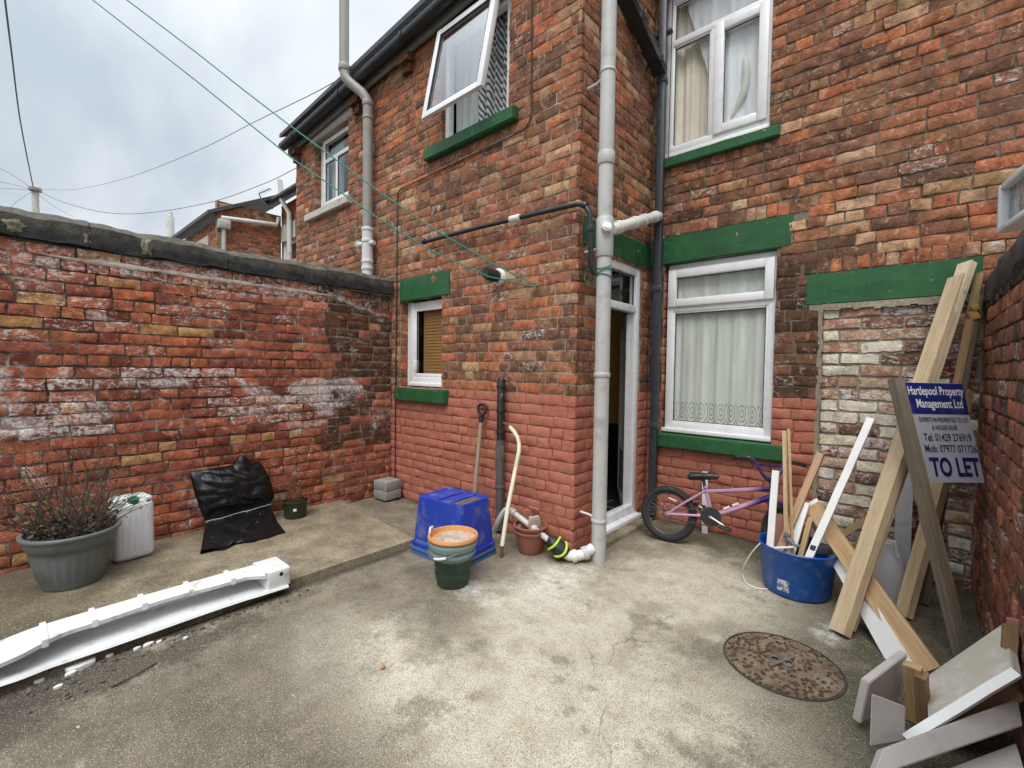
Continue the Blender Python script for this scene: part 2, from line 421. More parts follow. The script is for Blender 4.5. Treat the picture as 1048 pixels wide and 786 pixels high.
# ------------------------------------------------------------------ brick walls: every brick a worn block in front of a recessed mortar bed
class WallMesh:
    def __init__(s): s.v, s.f, s.c, s.m = [], [], [], []
    def brick(s, pl, u0, u1, z0, z1, col, alpha, rng, chip=.06, rough=1.0, base=None):
        L, Hh = u1-u0, z1-z0
        if L < .02 or Hh < .015: return
        e = min(.007, L*.2, Hh*.2)
        nx = max(1, int(round((L-2*e)/.045)))
        us = [0, e] + [e+(L-2*e)*i/nx for i in range(1, nx)] + [L-e, L]
        zs = [0, e, Hh*.5, Hh-e, Hh]
        b = rng.gauss(0, .0016)*rough if base is None else base
        tilt = rng.gauss(0, .003)*rough; tz = rng.gauss(0, .0015)*rough
        damaged = rng.random() < chip
        i0 = len(s.v); NU, NZ = len(us), len(zs)
        for i, u in enumerate(us):
            for j, z in enumerate(zs):
                edge = i in (0, NU-1) or j in (0, NZ-1)
                corner = i in (0, NU-1) and j in (0, NZ-1)
                d = b + tilt*(u/L-.5)*2
                uu, zz = u, z + tz*(u/L-.5)*2
                if edge:
                    d -= .0016 + rng.random()*.0018*rough
                    jj = .0032*rough
                    uu += rng.uniform(-jj, jj); zz += rng.uniform(-jj, jj)
                    if rng.random() < .10*rough: d -= .004; zz += (.004 if j == 0 else -.004 if j == NZ-1 else 0)
                    if corner: uu += .002*rough if i == 0 else -.002*rough
                else:
                    d += rng.uniform(-.0012, .0012)*rough
                    if damaged: d -= rng.random()*.006
                d = max(d, -.0048)
                s.v.append(pl(u0+uu, z0+zz, d))
                k = rng.uniform(.93, 1.07)
                s.c.append((col[0]*k, col[1]*k, col[2]*k, alpha))
        def ix(i, j): return i0+i*NZ+j
        for i in range(NU-1):
            for j in range(NZ-1): s.f.append((ix(i, j), ix(i+1, j), ix(i+1, j+1), ix(i, j+1))); s.m.append(0)
        ring = [(i, 0) for i in range(NU)] + [(NU-1, j) for j in range(1, NZ)] + [(i, NZ-1) for i in range(NU-2, -1, -1)] + [(0, j) for j in range(NZ-2, 0, -1)]
        j0 = len(s.v)
        for (i, j) in ring:
            p = s.v[ix(i, j)]; s.v.append(p - pl.n*.020); s.c.append(s.c[ix(i, j)])
        n = len(ring)
        for k in range(n):
            a, b2 = ring[k], ring[(k+1) % n]
            s.f.append((ix(*a), j0+k, j0+(k+1) % n, ix(*b2))); s.m.append(0)
    def core(s, pl, u0, u1, z0, z1, holes, rec=.0065, thick=.12, slot=1):
        us = sorted({u0, u1} | {min(max(h[k], u0), u1) for h in holes for k in (0, 1)})
        zs = sorted({z0, z1} | {min(max(h[k], z0), z1) for h in holes for k in (2, 3)})
        def solid(i, j):
            if i < 0 or j < 0 or i >= len(us)-1 or j >= len(zs)-1: return False
            cu, cz = (us[i]+us[i+1])/2, (zs[j]+zs[j+1])/2
            return not any(h[0] < cu < h[1] and h[2] < cz < h[3] for h in holes)
        def q(a, b, c, d):
            i = len(s.v); s.v += [a, b, c, d]; s.c += [(.5, .5, .5, 0)]*4; s.f.append((i, i+1, i+2, i+3)); s.m.append(slot)
        for i in range(len(us)-1):
            for j in range(len(zs)-1):
                if not solid(i, j): continue
                a, b, c, d = us[i], us[i+1], zs[j], zs[j+1]
                q(pl(a, c, -rec), pl(b, c, -rec), pl(b, d, -rec), pl(a, d, -rec))
                q(pl(a, c, -thick), pl(b, c, -thick), pl(b, d, -thick), pl(a, d, -thick))
                for (di, dj, e0, e1) in ((-1, 0, (a, c), (a, d)), (1, 0, (b, c), (b, d)), (0, -1, (a, c), (b, c)), (0, 1, (a, d), (b, d))):
                    if not solid(i+di, j+dj): q(pl(*e0, -rec), pl(*e1, -rec), pl(*e1, -thick), pl(*e0, -thick))
    def wall(s, pl, u0, u1, z0, z1, holes, pal, seed, bond=3, joint=.010, chip=.06, rough=1.0, SL=.2394, phase=0.0, CH=CH):
        rng = random.Random(seed)
        k0 = int(math.floor(z0/CH)); k1 = int(math.ceil(z1/CH))
        for k in range(k0, k1):
            a, b = max(k*CH+joint/2, z0), min((k+1)*CH-joint/2, z1)
            if b-a < .02: continue
            cuts = [(h[0], h[1]) for h in holes if min(h[3], (k+1)*CH)-max(h[2], k*CH) > .35*CH]
            head = bond and k % (bond+1) == 1
            st = SL/2 if head else SL
            u = u0 - rng.random()*.01 - ((st/2 if (k//2) % 2 else 0) if head else (k % 2)*SL/2) - phase
            if bond and head: u -= SL/4
            while u < u1:
                l = st*(1+rng.uniform(-.045, .045))
                if not head and rng.random() < .10: l = SL/2
                A, B = max(u+joint/2, u0+.002), min(u+l-joint/2, u1-.002); u += l
                if B-A < .02: continue
                segs = [(A, B)]
                for (ca, cb) in cuts:
                    nsg = []
                    for (x, y) in segs:
                        if cb <= x or ca >= y: nsg.append((x, y)); continue
                        if x < ca-.02: nsg.append((x, ca-.002))
                        if y > cb+.02: nsg.append((cb+.002, y))
                    segs = nsg
                for (x, y) in segs:
                    col, al = pal((x+y)/2, (a+b)/2, rng)
                    dz = rng.uniform(-.0018, .0018)*rough
                    s.brick(pl, x, y, a+dz, b+dz, col, al, rng, chip, rough)
    def soldiers(s, pl, u0, u1, z0, z1, pal, seed, w=.078, joint=.010):
        rng = random.Random(seed); u = u0
        while u < u1-.03:
            l = w*(1+rng.uniform(-.06, .06))
            col, al = pal(u, (z0+z1)/2, rng)
            s.brick(pl, u+joint/2, min(u+l, u1)-joint/2, z0+joint/2, z1-joint/2, col, al, rng); u += l
    def build(s, name, mats, parent=None, origin=None):
        me = bpy.data.meshes.new(name)
        me.from_pydata([tuple(p) for p in s.v], [], s.f)
        for m in mats: me.materials.append(m)
        me.polygons.foreach_set('material_index', s.m)
        at = me.color_attributes.new('Col', 'FLOAT_COLOR', 'POINT')
        at.data.foreach_set('color', [x for c in s.c for x in c])
        me.shade_smooth(); me.set_sharp_from_angle(angle=R(50)); me.update()
        return link(name, me, parent, origin)

def pick(rng, table):
    x = rng.random()*sum(w for w, _ in table)
    for w, c in table:
        x -= w
        if x <= 0: return c
    return table[-1][1]
def jit(rng, c, a=.11):
    k = 1+rng.uniform(-a, a); return (c[0]*k*(1+rng.uniform(-.04, .04)), c[1]*k*(1+rng.uniform(-.05, .05)), c[2]*k*(1+rng.uniform(-.06, .06)))
KB = .92
ORANGE, MID, BROWN, PURP, BUFF, PALE = br(180, 104, 70), br(158, 98, 74), br(138, 92, 74), br(118, 82, 69), br(172, 126, 98), br(188, 146, 120)
DARKB = br(88, 62, 54)
PAINT = br(184, 106, 89, 1.0, .20)
def pal_annexe(u, z, rng):
    if z < ZP: return jit(rng, PAINT, .06), 0
    n = noise.noise(V((u*.9, z*.9, 3.1)))
    if z > 3.3: t = [(3.6, MID), (2.2, ORANGE), (2.6, BROWN), (1.2, PURP), (.4, BUFF), (.12, PALE)]
    elif z > 2.0: t = [(2.8, BROWN), (3.2, MID), (.5+max(0, n)*1.2, BUFF), (.2, PALE), (1.0, PURP), (.7, ORANGE)]
    else: t = [(2.6, BROWN), (2.2, MID), (1.9, ORANGE), (1.4, PURP), (.4, BUFF), (.15, PALE)]
    return jit(rng, pick(rng, t)), (.25 if rng.random() < .06 else 0)
def pal_return(u, z, rng):
    if z < ZP: return jit(rng, PAINT, .06), 0
    return jit(rng, pick(rng, [(2.4, BROWN), (2, MID), (1.2, PURP), (.7, ORANGE), (.5, BUFF), (.3, PALE)])), 0
def pal_back(u, z, rng):
    if z < ZP and u < -.53: return jit(rng, PAINT, .07), 0
    if z < 2.4 and u < -.53: t = [(2, DARKB), (2.3, PURP), (1.8, BROWN), (1, ORANGE)]
    elif z < 2.8: t = [(2, BUFF), (2, MID), (1.4, ORANGE), (1, PURP), (1, PALE), (1, BROWN)]
    else: t = [(4.2, BROWN), (3.4, MID), (1.4, PURP), (.6, BUFF), (.2, PALE), (.7, ORANGE), (.1, DARKB)]
    return jit(rng, pick(rng, t)), (.25 if rng.random() < .05 else 0)
def pal_blocked(u, z, rng):
    t = [(2.4, br(214, 206, 200, 1.05)), (2.8, br(182, 136, 120)), (2, br(140, 96, 84)), (.8, br(132, 58, 50)), (1.2, br(186, 150, 132)), (1.0, PURP)]
    c = pick(rng, t); return jit(rng, c, .1), (.55 if rng.random() < .40 else .2)
LRED, LRED2, LTAN, LDK = br(172, 90, 60, 1.05, .20), br(150, 76, 54, 1.0, .22), br(180, 128, 82), br(100, 62, 48)
def pal_left(u, z, rng):
    c = pick(rng, [(4, LRED), (3, LRED2), (.55, LTAN), (.7, br(190, 100, 66)), (.5, br(128, 62, 48))])
    if u > 2.12 and z > .55: c = pick(rng, [(3.4, LDK), (2, DARKB), (1.5, LRED2), (1.0, LRED)])
    al = 0
    band = .86 + .16*noise.noise(V((u*.7, 0, 5)))
    q = noise.noise(V((u*1.6, z*3.2, 9.)))
    if abs(z-(1.06+.10*math.sin(u*1.7))) < .20 and q > 0: al = .30+q*.8
    if abs(z-2.10) < .06: al = max(al, .45)
    if z > 1.8 and u < 1.3 and rng.random() < .4: al = max(al, .34)
    if z > 1.45 and rng.random() < .15: al = max(al, .26)
    if rng.random() < .06: al = max(al, .30)
    if u > 2.1: al *= .35
    return jit(rng, c, .14), max(0, min(al*.75, .6))
def pal_right(u, z, rng):
    c = pick(rng, [(3, br(150, 78, 50, .85, .25)), (2, br(124, 64, 46)), (1.3, br(84, 52, 44)), (1.4, br(172, 94, 60, .95, .2))])
    if z > 1.84: c = br(44, 40, 40)
    return jit(rng, c), (.30 if rng.random() < .10 else 0)

BRK_HOUSE = brick_mat('house_brick', soot=.55, painted_to=ZP)
BRK_BACK = brick_mat('back_wall_brick', soot=.62, soot_lo=.50, painted_to=ZP)
BRK_LEFT = brick_mat('yard_wall_brick', soot=.45, soot_lo=.58, white=(.72, .67, .65), bloom=.95)
BRK_RIGHT = brick_mat('dark_yard_wall_brick', soot=.75, soot_lo=.46, glossy=True)
PAINTM = tuple(x*.70 for x in PAINT)
MOR_HOUSE = mortar_mat('house_mortar', (.42, .36, .28), (.20, .165, .13), paint=PAINTM)
MOR_BACK = mortar_mat('back_wall_mortar', (.25, .21, .165), (.10, .082, .066), paint=PAINTM)
MOR_LEFT = mortar_mat('yard_wall_mortar', (.17, .14, .115), (.065, .052, .043), white=.9, pale_from=2.08)
MOR_RIGHT = mortar_mat('dark_wall_mortar', (.15, .125, .10), (.06, .05, .042))
MOR_BLOCK = mortar_mat('pale_mortar', (.38, .33, .25), (.25, .21, .16))

# ------------------------------------------------------------------ ground
def ground_mat(name, slab=False):
    t = NT(name); P = t.pos(); X = t.xyz(P)
    n1 = t.noise(1.1, 9, .62, P); n2 = t.noise(5, 8, .68, P); n3 = t.noise(38, 6, .7, P); n4 = t.noise(170, 3, .6, P)
    if slab:
        c = t.mix(t.rng(n2, .36, .64), (.16, .128, .082), (.31, .26, .18))
        c = t.mix(t.rng(n1, .48, .66, 0, .65, True), c, (.12, .097, .062))
        c = t.mix(t.rng(t.math('ADD', X[1], t.math('MULTIPLY', n2, .9)), 1.25, .55, 0, .7), c, (.085, .068, .043))
    else:
        c = t.mix(t.rng(n2, .34, .66), (.106, .090, .065), (.236, .202, .149))
        def blob(cx, cy, rx, ry, a=0):
            v = t.mapping(P, (1, 1, 0), (-cx, -cy, 0))
            v = t.mapping(v, (1/rx, 1/ry, 0), rot=(0, 0, a))
            n = t.n('ShaderNodeVectorMath', operation='LENGTH'); t.l(v, n.inputs[0]); return n.outputs['Value']
        d = t.math('MINIMUM', blob(-.95, 1.55, .75, .62), blob(-.55, 1.45, .5, .75))
        d = t.math('MINIMUM', d, blob(-1.35, 2.15, .62, .62))
        d = t.math('MINIMUM', d, blob(-1.1, 3.0, .62, .75))
        d = t.math('MINIMUM', d, blob(-1.75, 1.25, .62, .36))
        wob = t.math('ADD', t.math('MULTIPLY', t.math('SUBTRACT', n1, .5), 2.2), t.math('ADD', t.math('MULTIPLY', t.math('SUBTRACT', n2, .5), 2.2), t.math('MULTIPLY', t.math('SUBTRACT', n3, .5), 1.1)))
        pm = t.rng(t.math('ADD', d, wob), 1.35, .55, 0, 1)
        pale = t.mix(t.rng(t.noise(7, 8, .7, P), .35, .65), (.375, .338, .25), (.53, .49, .388))
        c = t.mix(t.math('MULTIPLY', pm, .9), c, pale)
        # wet mossy ground along the right hand wall and under the timber
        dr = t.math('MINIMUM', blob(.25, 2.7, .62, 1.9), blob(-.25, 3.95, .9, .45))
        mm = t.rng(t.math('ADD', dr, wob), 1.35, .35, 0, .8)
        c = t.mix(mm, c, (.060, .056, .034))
        # dark strip along the slab edge, then soil and dirt washed up beyond it
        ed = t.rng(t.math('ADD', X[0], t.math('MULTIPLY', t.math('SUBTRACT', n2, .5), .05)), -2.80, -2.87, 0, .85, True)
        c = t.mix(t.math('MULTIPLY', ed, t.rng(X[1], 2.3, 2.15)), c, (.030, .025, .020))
        st1 = t.rng(t.noise(2.2, 9, .72, t.mapping(P, (1, 1, 1), (4, 2, 0))), .55, .62, 0, .45, True)
        c = t.mix(st1, c, (.085, .072, .050))
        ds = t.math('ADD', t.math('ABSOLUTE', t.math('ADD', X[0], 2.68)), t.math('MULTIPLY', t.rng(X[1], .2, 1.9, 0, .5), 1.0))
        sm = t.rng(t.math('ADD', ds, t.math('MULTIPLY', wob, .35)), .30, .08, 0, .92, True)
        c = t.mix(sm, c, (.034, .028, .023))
        dl = blob(-2.15, .45, .75, .85)
        c = t.mix(t.rng(t.math('ADD', dl, wob), 1.2, .6, 0, .5, True), c, (.115, .098, .074))
        cv = t.vor(.55, t.mapping(P, (1, 1, 0), (.37, .21, 0)), 'Distance', 'DISTANCE_TO_EDGE')
        cw = t.n('ShaderNodeVectorMath', operation='ADD'); t.l(P, cw.inputs[0]); nz = t.n('ShaderNodeTexNoise'); nz.inputs['Scale'].default_value = 3; nz.inputs['Detail'].default_value = 6
        t.l(P, nz.inputs['Vector']); sc_ = t.n('ShaderNodeVectorMath', operation='SCALE'); sc_.inputs['Scale'].default_value = .35; t.l(nz.outputs['Color'], sc_.inputs[0]); t.l(sc_.outputs[0], cw.inputs[1])
        cv = t.vor(.62, t.mapping(cw.outputs[0], (1, 1, 0), (.37, .21, 0)), 'Distance', 'DISTANCE_TO_EDGE')
        crk = t.math('MULTIPLY', t.rng(cv, .0034, .0010), t.rng(t.noise(1.7, 4, .6, P), .50, .60, 0, .45))
        c = t.mix(crk, c, (.045, .038, .028))
        st2 = t.rng(t.noise(1.6, 8, .7, t.mapping(P, (1, 1, 1), (9, 5, 0))), .57, .66, 0, .5, True)
        c = t.mix(st2, c, (.105, .088, .062))
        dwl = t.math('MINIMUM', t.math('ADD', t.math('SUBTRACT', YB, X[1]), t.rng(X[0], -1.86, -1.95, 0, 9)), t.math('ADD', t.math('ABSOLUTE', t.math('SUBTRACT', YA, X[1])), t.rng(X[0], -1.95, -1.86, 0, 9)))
        c = t.mix(t.rng(t.math('ADD', dwl, t.math('MULTIPLY', t.math('SUBTRACT', n2, .5), .35)), .12, .01, 0, .75), c, (.050, .042, .030))  # dirt at the wall bases, with contact shading painted into the same band
        # white plaster dust
        dp = t.math('MINIMUM', blob(-1.72, 2.38, .20, .34, .5), blob(-2.02, 1.95, .2, .12))
        dp = t.math('MINIMUM', dp, blob(-.28, 2.95, .08, .14))
        wp = t.math('MULTIPLY', t.rng(t.math('ADD', dp, t.math('MULTIPLY', wob, .9)), 1.25, .2, 0, .75), t.rng(t.noise(16, 8, .72, P), .38, .6))
        c = t.mix(wp, c, (.64, .62, .58))
        sp = t.rng(t.noise(9, 9, .75, P), .665, .70, 0, .7, True)
        c = t.mix(sp, c, (.58, .55, .48))
    c = t.mulc(c, t.rng(n3, .3, .7, .84, 1.15))
    c = t.mix(t.rng(t.vor(120, P), .26, .10, 0, .7), c, (.58, .53, .43))
    c = t.mix(t.math('MULTIPLY', t.rng(t.vor(95, t.mapping(P, (1, 1, 1), (3.3, 1.7, .4))), .30, .14, 0, .85), t.rng(t.noise(3, 5, .6, P), .35, .6, .45, 1)), c, (.035, .029, .021))
    c = t.mulc(c, t.rng(n4, .32, .68, .58, 1.42))
    c = t.mulc(c, t.rng(t.noise(420, 2, .5, P), .3, .7, .72, 1.28))
    h = t.math('ADD', t.math('MULTIPLY', t.noise(70, 6, .7, P), .8), t.math('ADD', t.math('MULTIPLY', n4, .6), t.math('MULTIPLY', t.vor(130, P), .5)))
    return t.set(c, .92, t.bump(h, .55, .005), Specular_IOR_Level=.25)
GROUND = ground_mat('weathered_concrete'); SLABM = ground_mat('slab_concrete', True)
mb = MB(); mb.grid(lambda a, b: V((-90+180*a, -90+180*b, 0)), 12, 12)
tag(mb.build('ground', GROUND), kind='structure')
# raised concrete path along the left wall
mb = MB()
def edge_x(y): return -2.895 + .07*max(0, min(1, (1.2-y)/1.2)) + .012*noise.noise(V((y*3, 0, 0)))
top = []
NY = 60
poly = [(XL-.02, -3.0)] + [(edge_x(-3+5.15*i/NY), -3+5.15*i/NY) for i in range(NY+1)] + [(-4.0, 2.235), (XL-.02, 2.25)]
vb = [mb.bm.verts.new((x, y, -.02)) for x, y in poly]; vt = [mb.bm.verts.new((x+(-.006 if i else 0), y, .05)) for i, (x, y) in enumerate(poly)]
mb.bm.faces.new(vt)
for i in range(len(poly)):
    j = (i+1) % len(poly); mb.bm.faces.new((vb[i], vb[j], vt[j], vt[i]))
tag(mb.build('raised_path', SLABM, ang=20), kind='structure')

# ------------------------------------------------------------------ the house: rear extension, side return and back wall
house = thing('terraced_house', 'red brick terraced house with green painted lintels and sills and a dull red painted base', 'house', (XR, YB, 0))
H_SMALL = (-4.165, -3.462, 1.20, 2.115)
H_OPEN = (-3.51, -2.615, 3.58, 4.60)
H_FAR = (-6.19, -5.27, 3.51, 4.45)
def eaves(u): return 4.575 + .054*(u+6.84)
UL = -6.755
steps = [(UL+.35*i-.01, UL+.35*(i+1)+.01, eaves(UL+.35*i)+.03, 5.2) for i in range(14)]
wm = WallMesh()
wm.wall(PA, UL, XR+.004, 0, 4.85, [H_SMALL, H_OPEN, H_FAR, (-2.96, -2.80, 2.5, 2.5)] + steps, pal_annexe, 11, bond=3)
wm.core(PA, UL, XR-.0095, -.1, 4.85, [H_SMALL, H_OPEN, H_FAR] + steps)
rs = random.Random(5)
def reveal(wm, pl, u, z0, z1, sgn, pal, seed, dep=.11):
    """brick cheek of an opening: the bricks turn the corner and run back into the wall"""
    rp = Plane(pl(u, 0, -.012), -pl.n, pl.u*sgn)
    wm.wall(rp, 0.0, dep, z0, z1, [], pal, seed, bond=0, rough=.8)
RB = lambda u, z, rng: (jit(rng, pick(rng, [(3, ORANGE), (1.5, MID), (.6, BROWN)])), 0)
reveal(wm, PA, H_SMALL[0]+.006, 1.2, 2.11, 1, RB, 21); reveal(wm, PA, H_OPEN[0]+.006, 3.58, 4.6, 1, RB, 22); reveal(wm, PA, H_FAR[0]+.006, 3.51, 4.44, 1, pal_annexe, 23)
wm.build('wall', [BRK_HOUSE, MOR_HOUSE], house)

H_DOOR = (3.19, 3.93, .05, 2.355)
wm = WallMesh()
wm.wall(PR, YA-.004, YB-.002, 0, 4.85, [H_DOOR], pal_return, 12, bond=3)
wm.core(PR, YA+.03, YB+.05, -.1, 4.85, [H_DOOR])
reveal(wm, Plane((XR, 0, 0), (0, 1, 0), (1, 0, 0)), H_DOOR[1]-.006, .06, 2.35, -1, pal_return, 24, .07)
wm.build('wall', [BRK_HOUSE, MOR_HOUSE], house)

H_LOW = (-1.76, -.832, .80, 2.397)
H_UP = (-1.80, -.915, 3.36, 4.88)
BLK = (-.525, .336, -.05, 1.90)
wm = WallMesh()
SOL = (-1.76, -.62, 2.645, 2.757)
SOL2 = (-.64, .31, 2.158, 2.262)
wm.wall(PB, XR+.004, 2.4, 0, 5.25, [H_LOW, H_UP, BLK, SOL, SOL2], pal_back, 13, bond=3, chip=.14, rough=1.25)
wm.soldiers(PB, *SOL, pal_back, 14); wm.soldiers(PB, *SOL2, pal_back, 15)
wm.core(PB, XR-.1, 2.4, -.1, 5.25, [H_LOW, H_UP, (BLK[0], BLK[1], -.05, 1.895)], rec=.0085)
reveal(wm, PB, H_LOW[0]+.006, 1.2, 2.39, 1, pal_back, 25); reveal(wm, PB, H_LOW[0]+.006, .82, 1.2, 1, pal_back, 26)
wm.build('wall', [BRK_BACK, MOR_BACK], house)
# the bricked-up doorway, laid in reclaimed bricks a little proud
wm = WallMesh()
PBB = Plane((0, YB+.022, 0), (1, 0, 0), (0, -1, 0))
wm.wall(PBB, BLK[0]+.012, BLK[1]-.004, 0, 1.885, [], pal_blocked, 16, bond=0, joint=.016, chip=.3, rough=1.5)
wm.core(PBB, BLK[0], BLK[1], -.05, 1.90, [], rec=.012)
for (a, b, c, d) in ((BLK[0]-.012, BLK[0]+.010, 0, 1.90), (-.60, .33, 1.886, 1.922)):   # smeared mortar edge
    rng = random.Random(3)
    if d > 1.91: n = 24
    else: n = 40
    for i in range(n):
        if d > 1.91: u0, u1, z0, z1 = a+(b-a)*i/n, a+(b-a)*(i+1)/n, c-.018*rng.random(), d
        else: u0, u1, z0, z1 = a-.006*rng.random(), b+.012*rng.random(), c+(d-c)*i/n, c+(d-c)*(i+1)/n
        q = len(wm.v); wm.v += [PB(u0, z0, -.012), PB(u1, z0, -.012), PB(u1, z1, -.012), PB(u0, z1, -.012)] + [PB(u0, z0, .002), PB(u1, z0, .004), PB(u1, z1, .004), PB(u0, z1, .002)]
        wm.c += [(.4, .35, .27, 0)]*8
        for fc in ((4, 5, 6, 7), (0, 1, 5, 4), (1, 2, 6, 5), (2, 3, 7, 6), (3, 0, 4, 7)): wm.f.append(tuple(q+x for x in fc)); wm.m.append(1)
w_ = wm.build('blocked_doorway', [brick_mat('reclaimed_brick', soot=.55, soot_lo=.5, white=(.70, .68, .65)), MOR_BLOCK], house)
tag(w_, 'bricked-up doorway filled with whitish reclaimed bricks')
# roof over the extension and the back wall eaves (mostly out of the picture)
mb = MB()
ra = [V((UL-.06, 2.66, eaves(UL)+.06)), V((XR+.06, 2.66, eaves(XR)+.06)), V((XR+.06, 5.2, eaves(XR)+1.45)), V((UL-.06, 5.2, eaves(UL)+1.45))]
mb.prism(ra, (0, 0, 0), (0, 0, .05)); mb.build('roof', SLATE, house)
mb = MB(); mb.box((.2, 4.6, 5.45), (4.6, 1.6, .12), Matrix.Rotation(R(30), 3, 'X')); mb.build('roof', SLATE, house)
# gutter of the extension, with brackets, fascia board, corbels
mb = MB()
gp = [V((UL-.12+(XR+.1-UL+.12)*i/12, 2.725, eaves(UL-.12+(XR+.1-UL+.12)*i/12)-.02)) for i in range(13)]
mb.tube(gp, .058, 14)
for i in (1, 4, 7, 10): mb.tube([gp[i]+V((-.02, 0, 0)), gp[i]+V((.02, 0, .001))], .066, 14)
g_ = mb.build('gutter', BLACKPL, house)
mb = MB()
for i in range(12):
    a, b = gp[i], gp[i+1]
    mb.prism([a+V((0, .075, -.09)), a+V((0, .10, -.09)), a+V((0, .10, .05)), a+V((0, .075, .05))], (0, 0, 0), b-a)
mb.build('fascia', plain('grey_fascia', (.20, .195, .18), .7, .2), house)
for u in (-4.02, -5.0, -6.66):
    wm = WallMesh(); rng = random.Random(int(u*100))
    z = eaves(u)-.10
    for k, dd in enumerate((.10, .055)):
        cp = Plane((0, YA-dd, 0), (1, 0, 0), (0, -1, 0))
        a = u-.10+.03*k; b = u+.10-.03*k; zz = z-.086*(k+1)
        wm.core(cp, a, b, zz+.004, zz+.082, [], rec=.004, thick=dd+.02, slot=0)
        for q in range(len(wm.c)-24 if len(wm.c) >= 24 else 0, len(wm.c)): wm.c[q] = (*jit(rng, br(104, 66, 54)), 0)
    c_ = wm.build('corbel', [BRK_HOUSE, MOR_HOUSE], house)
# lintels and sills painted green
def stone(name, pl, u0, u1, z0, z1, d0, d1, m, parent, bev=.010, slope=0):
    mb = MB()
    poly = [pl(u0, z0, d0), pl(u0, z0, d1), pl(u0, z1-slope, d1), pl(u0, z1, d0)]
    mb.prism(poly, (0, 0, 0), pl.u*(u1-u0))
    bmesh.ops.bevel(mb.bm, geom=list(mb.bm.edges), offset=bev, segments=2, affect='EDGES')
    bmesh.ops.subdivide_edges(mb.bm, edges=[e for e in mb.bm.edges if e.calc_length() > .2], cuts=9, use_grid_fill=True)
    rng = random.Random(int(u0*1000))
    for v in mb.bm.verts: v.co += V((noise.noise(v.co*9), noise.noise(v.co*9+V((5, 0, 0))), noise.noise(v.co*9+V((0, 7, 0)))))*.003
    return mb.build(name, m, parent)
# ---- windows
def curtain(name, mat, pl, u0, u1, z0, z1, d, waves, amp, parent, label=None, lean=0, cut=None):
    mb = MB()
    n = int((u1-u0)/.006)
    for i in range(1):
        def f(a, b):
            u = u0+(u1-u0)*a; z = z0+(z1-z0)*b
            ph = a*waves*2*PI
            dd = amp*(math.sin(ph+.8*math.sin(3.1*a+2*b))+.45*math.sin(ph*2.3+1.3))*(1-.25*b)
            if cut: u = cut(u, b)
            return pl(u, z, d+dd)
        mb.grid(f, n, 10)
    o = mb.build(name, mat, parent, ang=180)
    if label: o['label'] = label
    return o
def room(pl, u0, u1, z0, z1, d0, d1, parent, mat=DARK):
    mb = MB(); a = [pl(u0, z0, d0), pl(u1, z0, d0), pl(u1, z1, d0), pl(u0, z1, d0)]; b = [pl(u0, z0, d1), pl(u1, z0, d1), pl(u1, z1, d1), pl(u0, z1, d1)]
    mb.quad(b)
    for i in range(4): mb.quad([a[i], a[(i+1) % 4], b[(i+1) % 4], b[i]])
    return mb.build('room_interior', mat, parent, smooth=False)
RUBBER = plain('glazing_gasket', (.03, .03, .032), .6, .1, 5, 0)
def pane(pl, u0, u1, z0, z1, d, parent, mat=GLASS):
    mb = MB(); pbox(mb, pl, u0, u1, z0, z1, d-.004, d+.004)
    p = mb.build('pane', mat, parent, smooth=False)
    mb = MB(); pframe(mb, pl, u0-.004, u1+.004, z0-.004, z1+.004, .010, d+.003, d+.012, 0); mb.build('gasket', RUBBER, parent, smooth=False)
    return p

# ground floor window of the back wall
u0, u1, z0, z1 = -1.735, -.836, .872, 2.352
mb = MB(); pframe(mb, PB, u0, u1, z0, z1, .055, -.115, -.045)
pbox(mb, PB, u0+.05, u1-.05, 1.955, 2.015, -.114, -.046, .006)
pbox(mb, PB, u0-.02, u1+.002, .838, .875, -.115, -.012, .008)
pbox(mb, PB, u0+.002, u1-.002, z1-.001, 2.392, -.112, -.06, .004)
w1 = mb.build('window', UPVC, house); tag(w1, 'ground floor window with net curtain and lace hem')
mb = MB(); pframe(mb, PB, u0+.012, u1-.012, 2.00, 2.338, .072, -.10, -.022, .009); s1 = mb.build('sash', UPVC, w1)
mb = MB(); pframe(mb, PB, u0+.050, u1-.050, .922, 1.960, .022, -.09, -.052, .008); mb.build('glazing_bead', UPVC, w1)
pane(PB, u0+.084, u1-.084, 2.072, 2.266, -.07, w1); pane(PB, u0+.072, u1-.072, .944, 1.938, -.075, w1)
NETG = net_mat('net_curtain', (.74, .78, .72), (.945, 1.12), .05)
curtain('net_curtain', NETG, PB, u0+.01, u1-.01, .945, 2.35, -.108, 6.2, .0075, w1)
room(PB, u0-.2, u1+.2, .6, 2.6, -.122, -.75, w1, plain('dim_room', (.16, .15, .13), .9, .1, 4, 0))
stone('sill', PB, -1.80, -.735, .70, .838, -.10, .062, GREEN, w1, slope=.022)
stone('lintel', PB, -1.885, -.728, 2.397, 2.645, -.10, .006, GREEN, w1, .006)
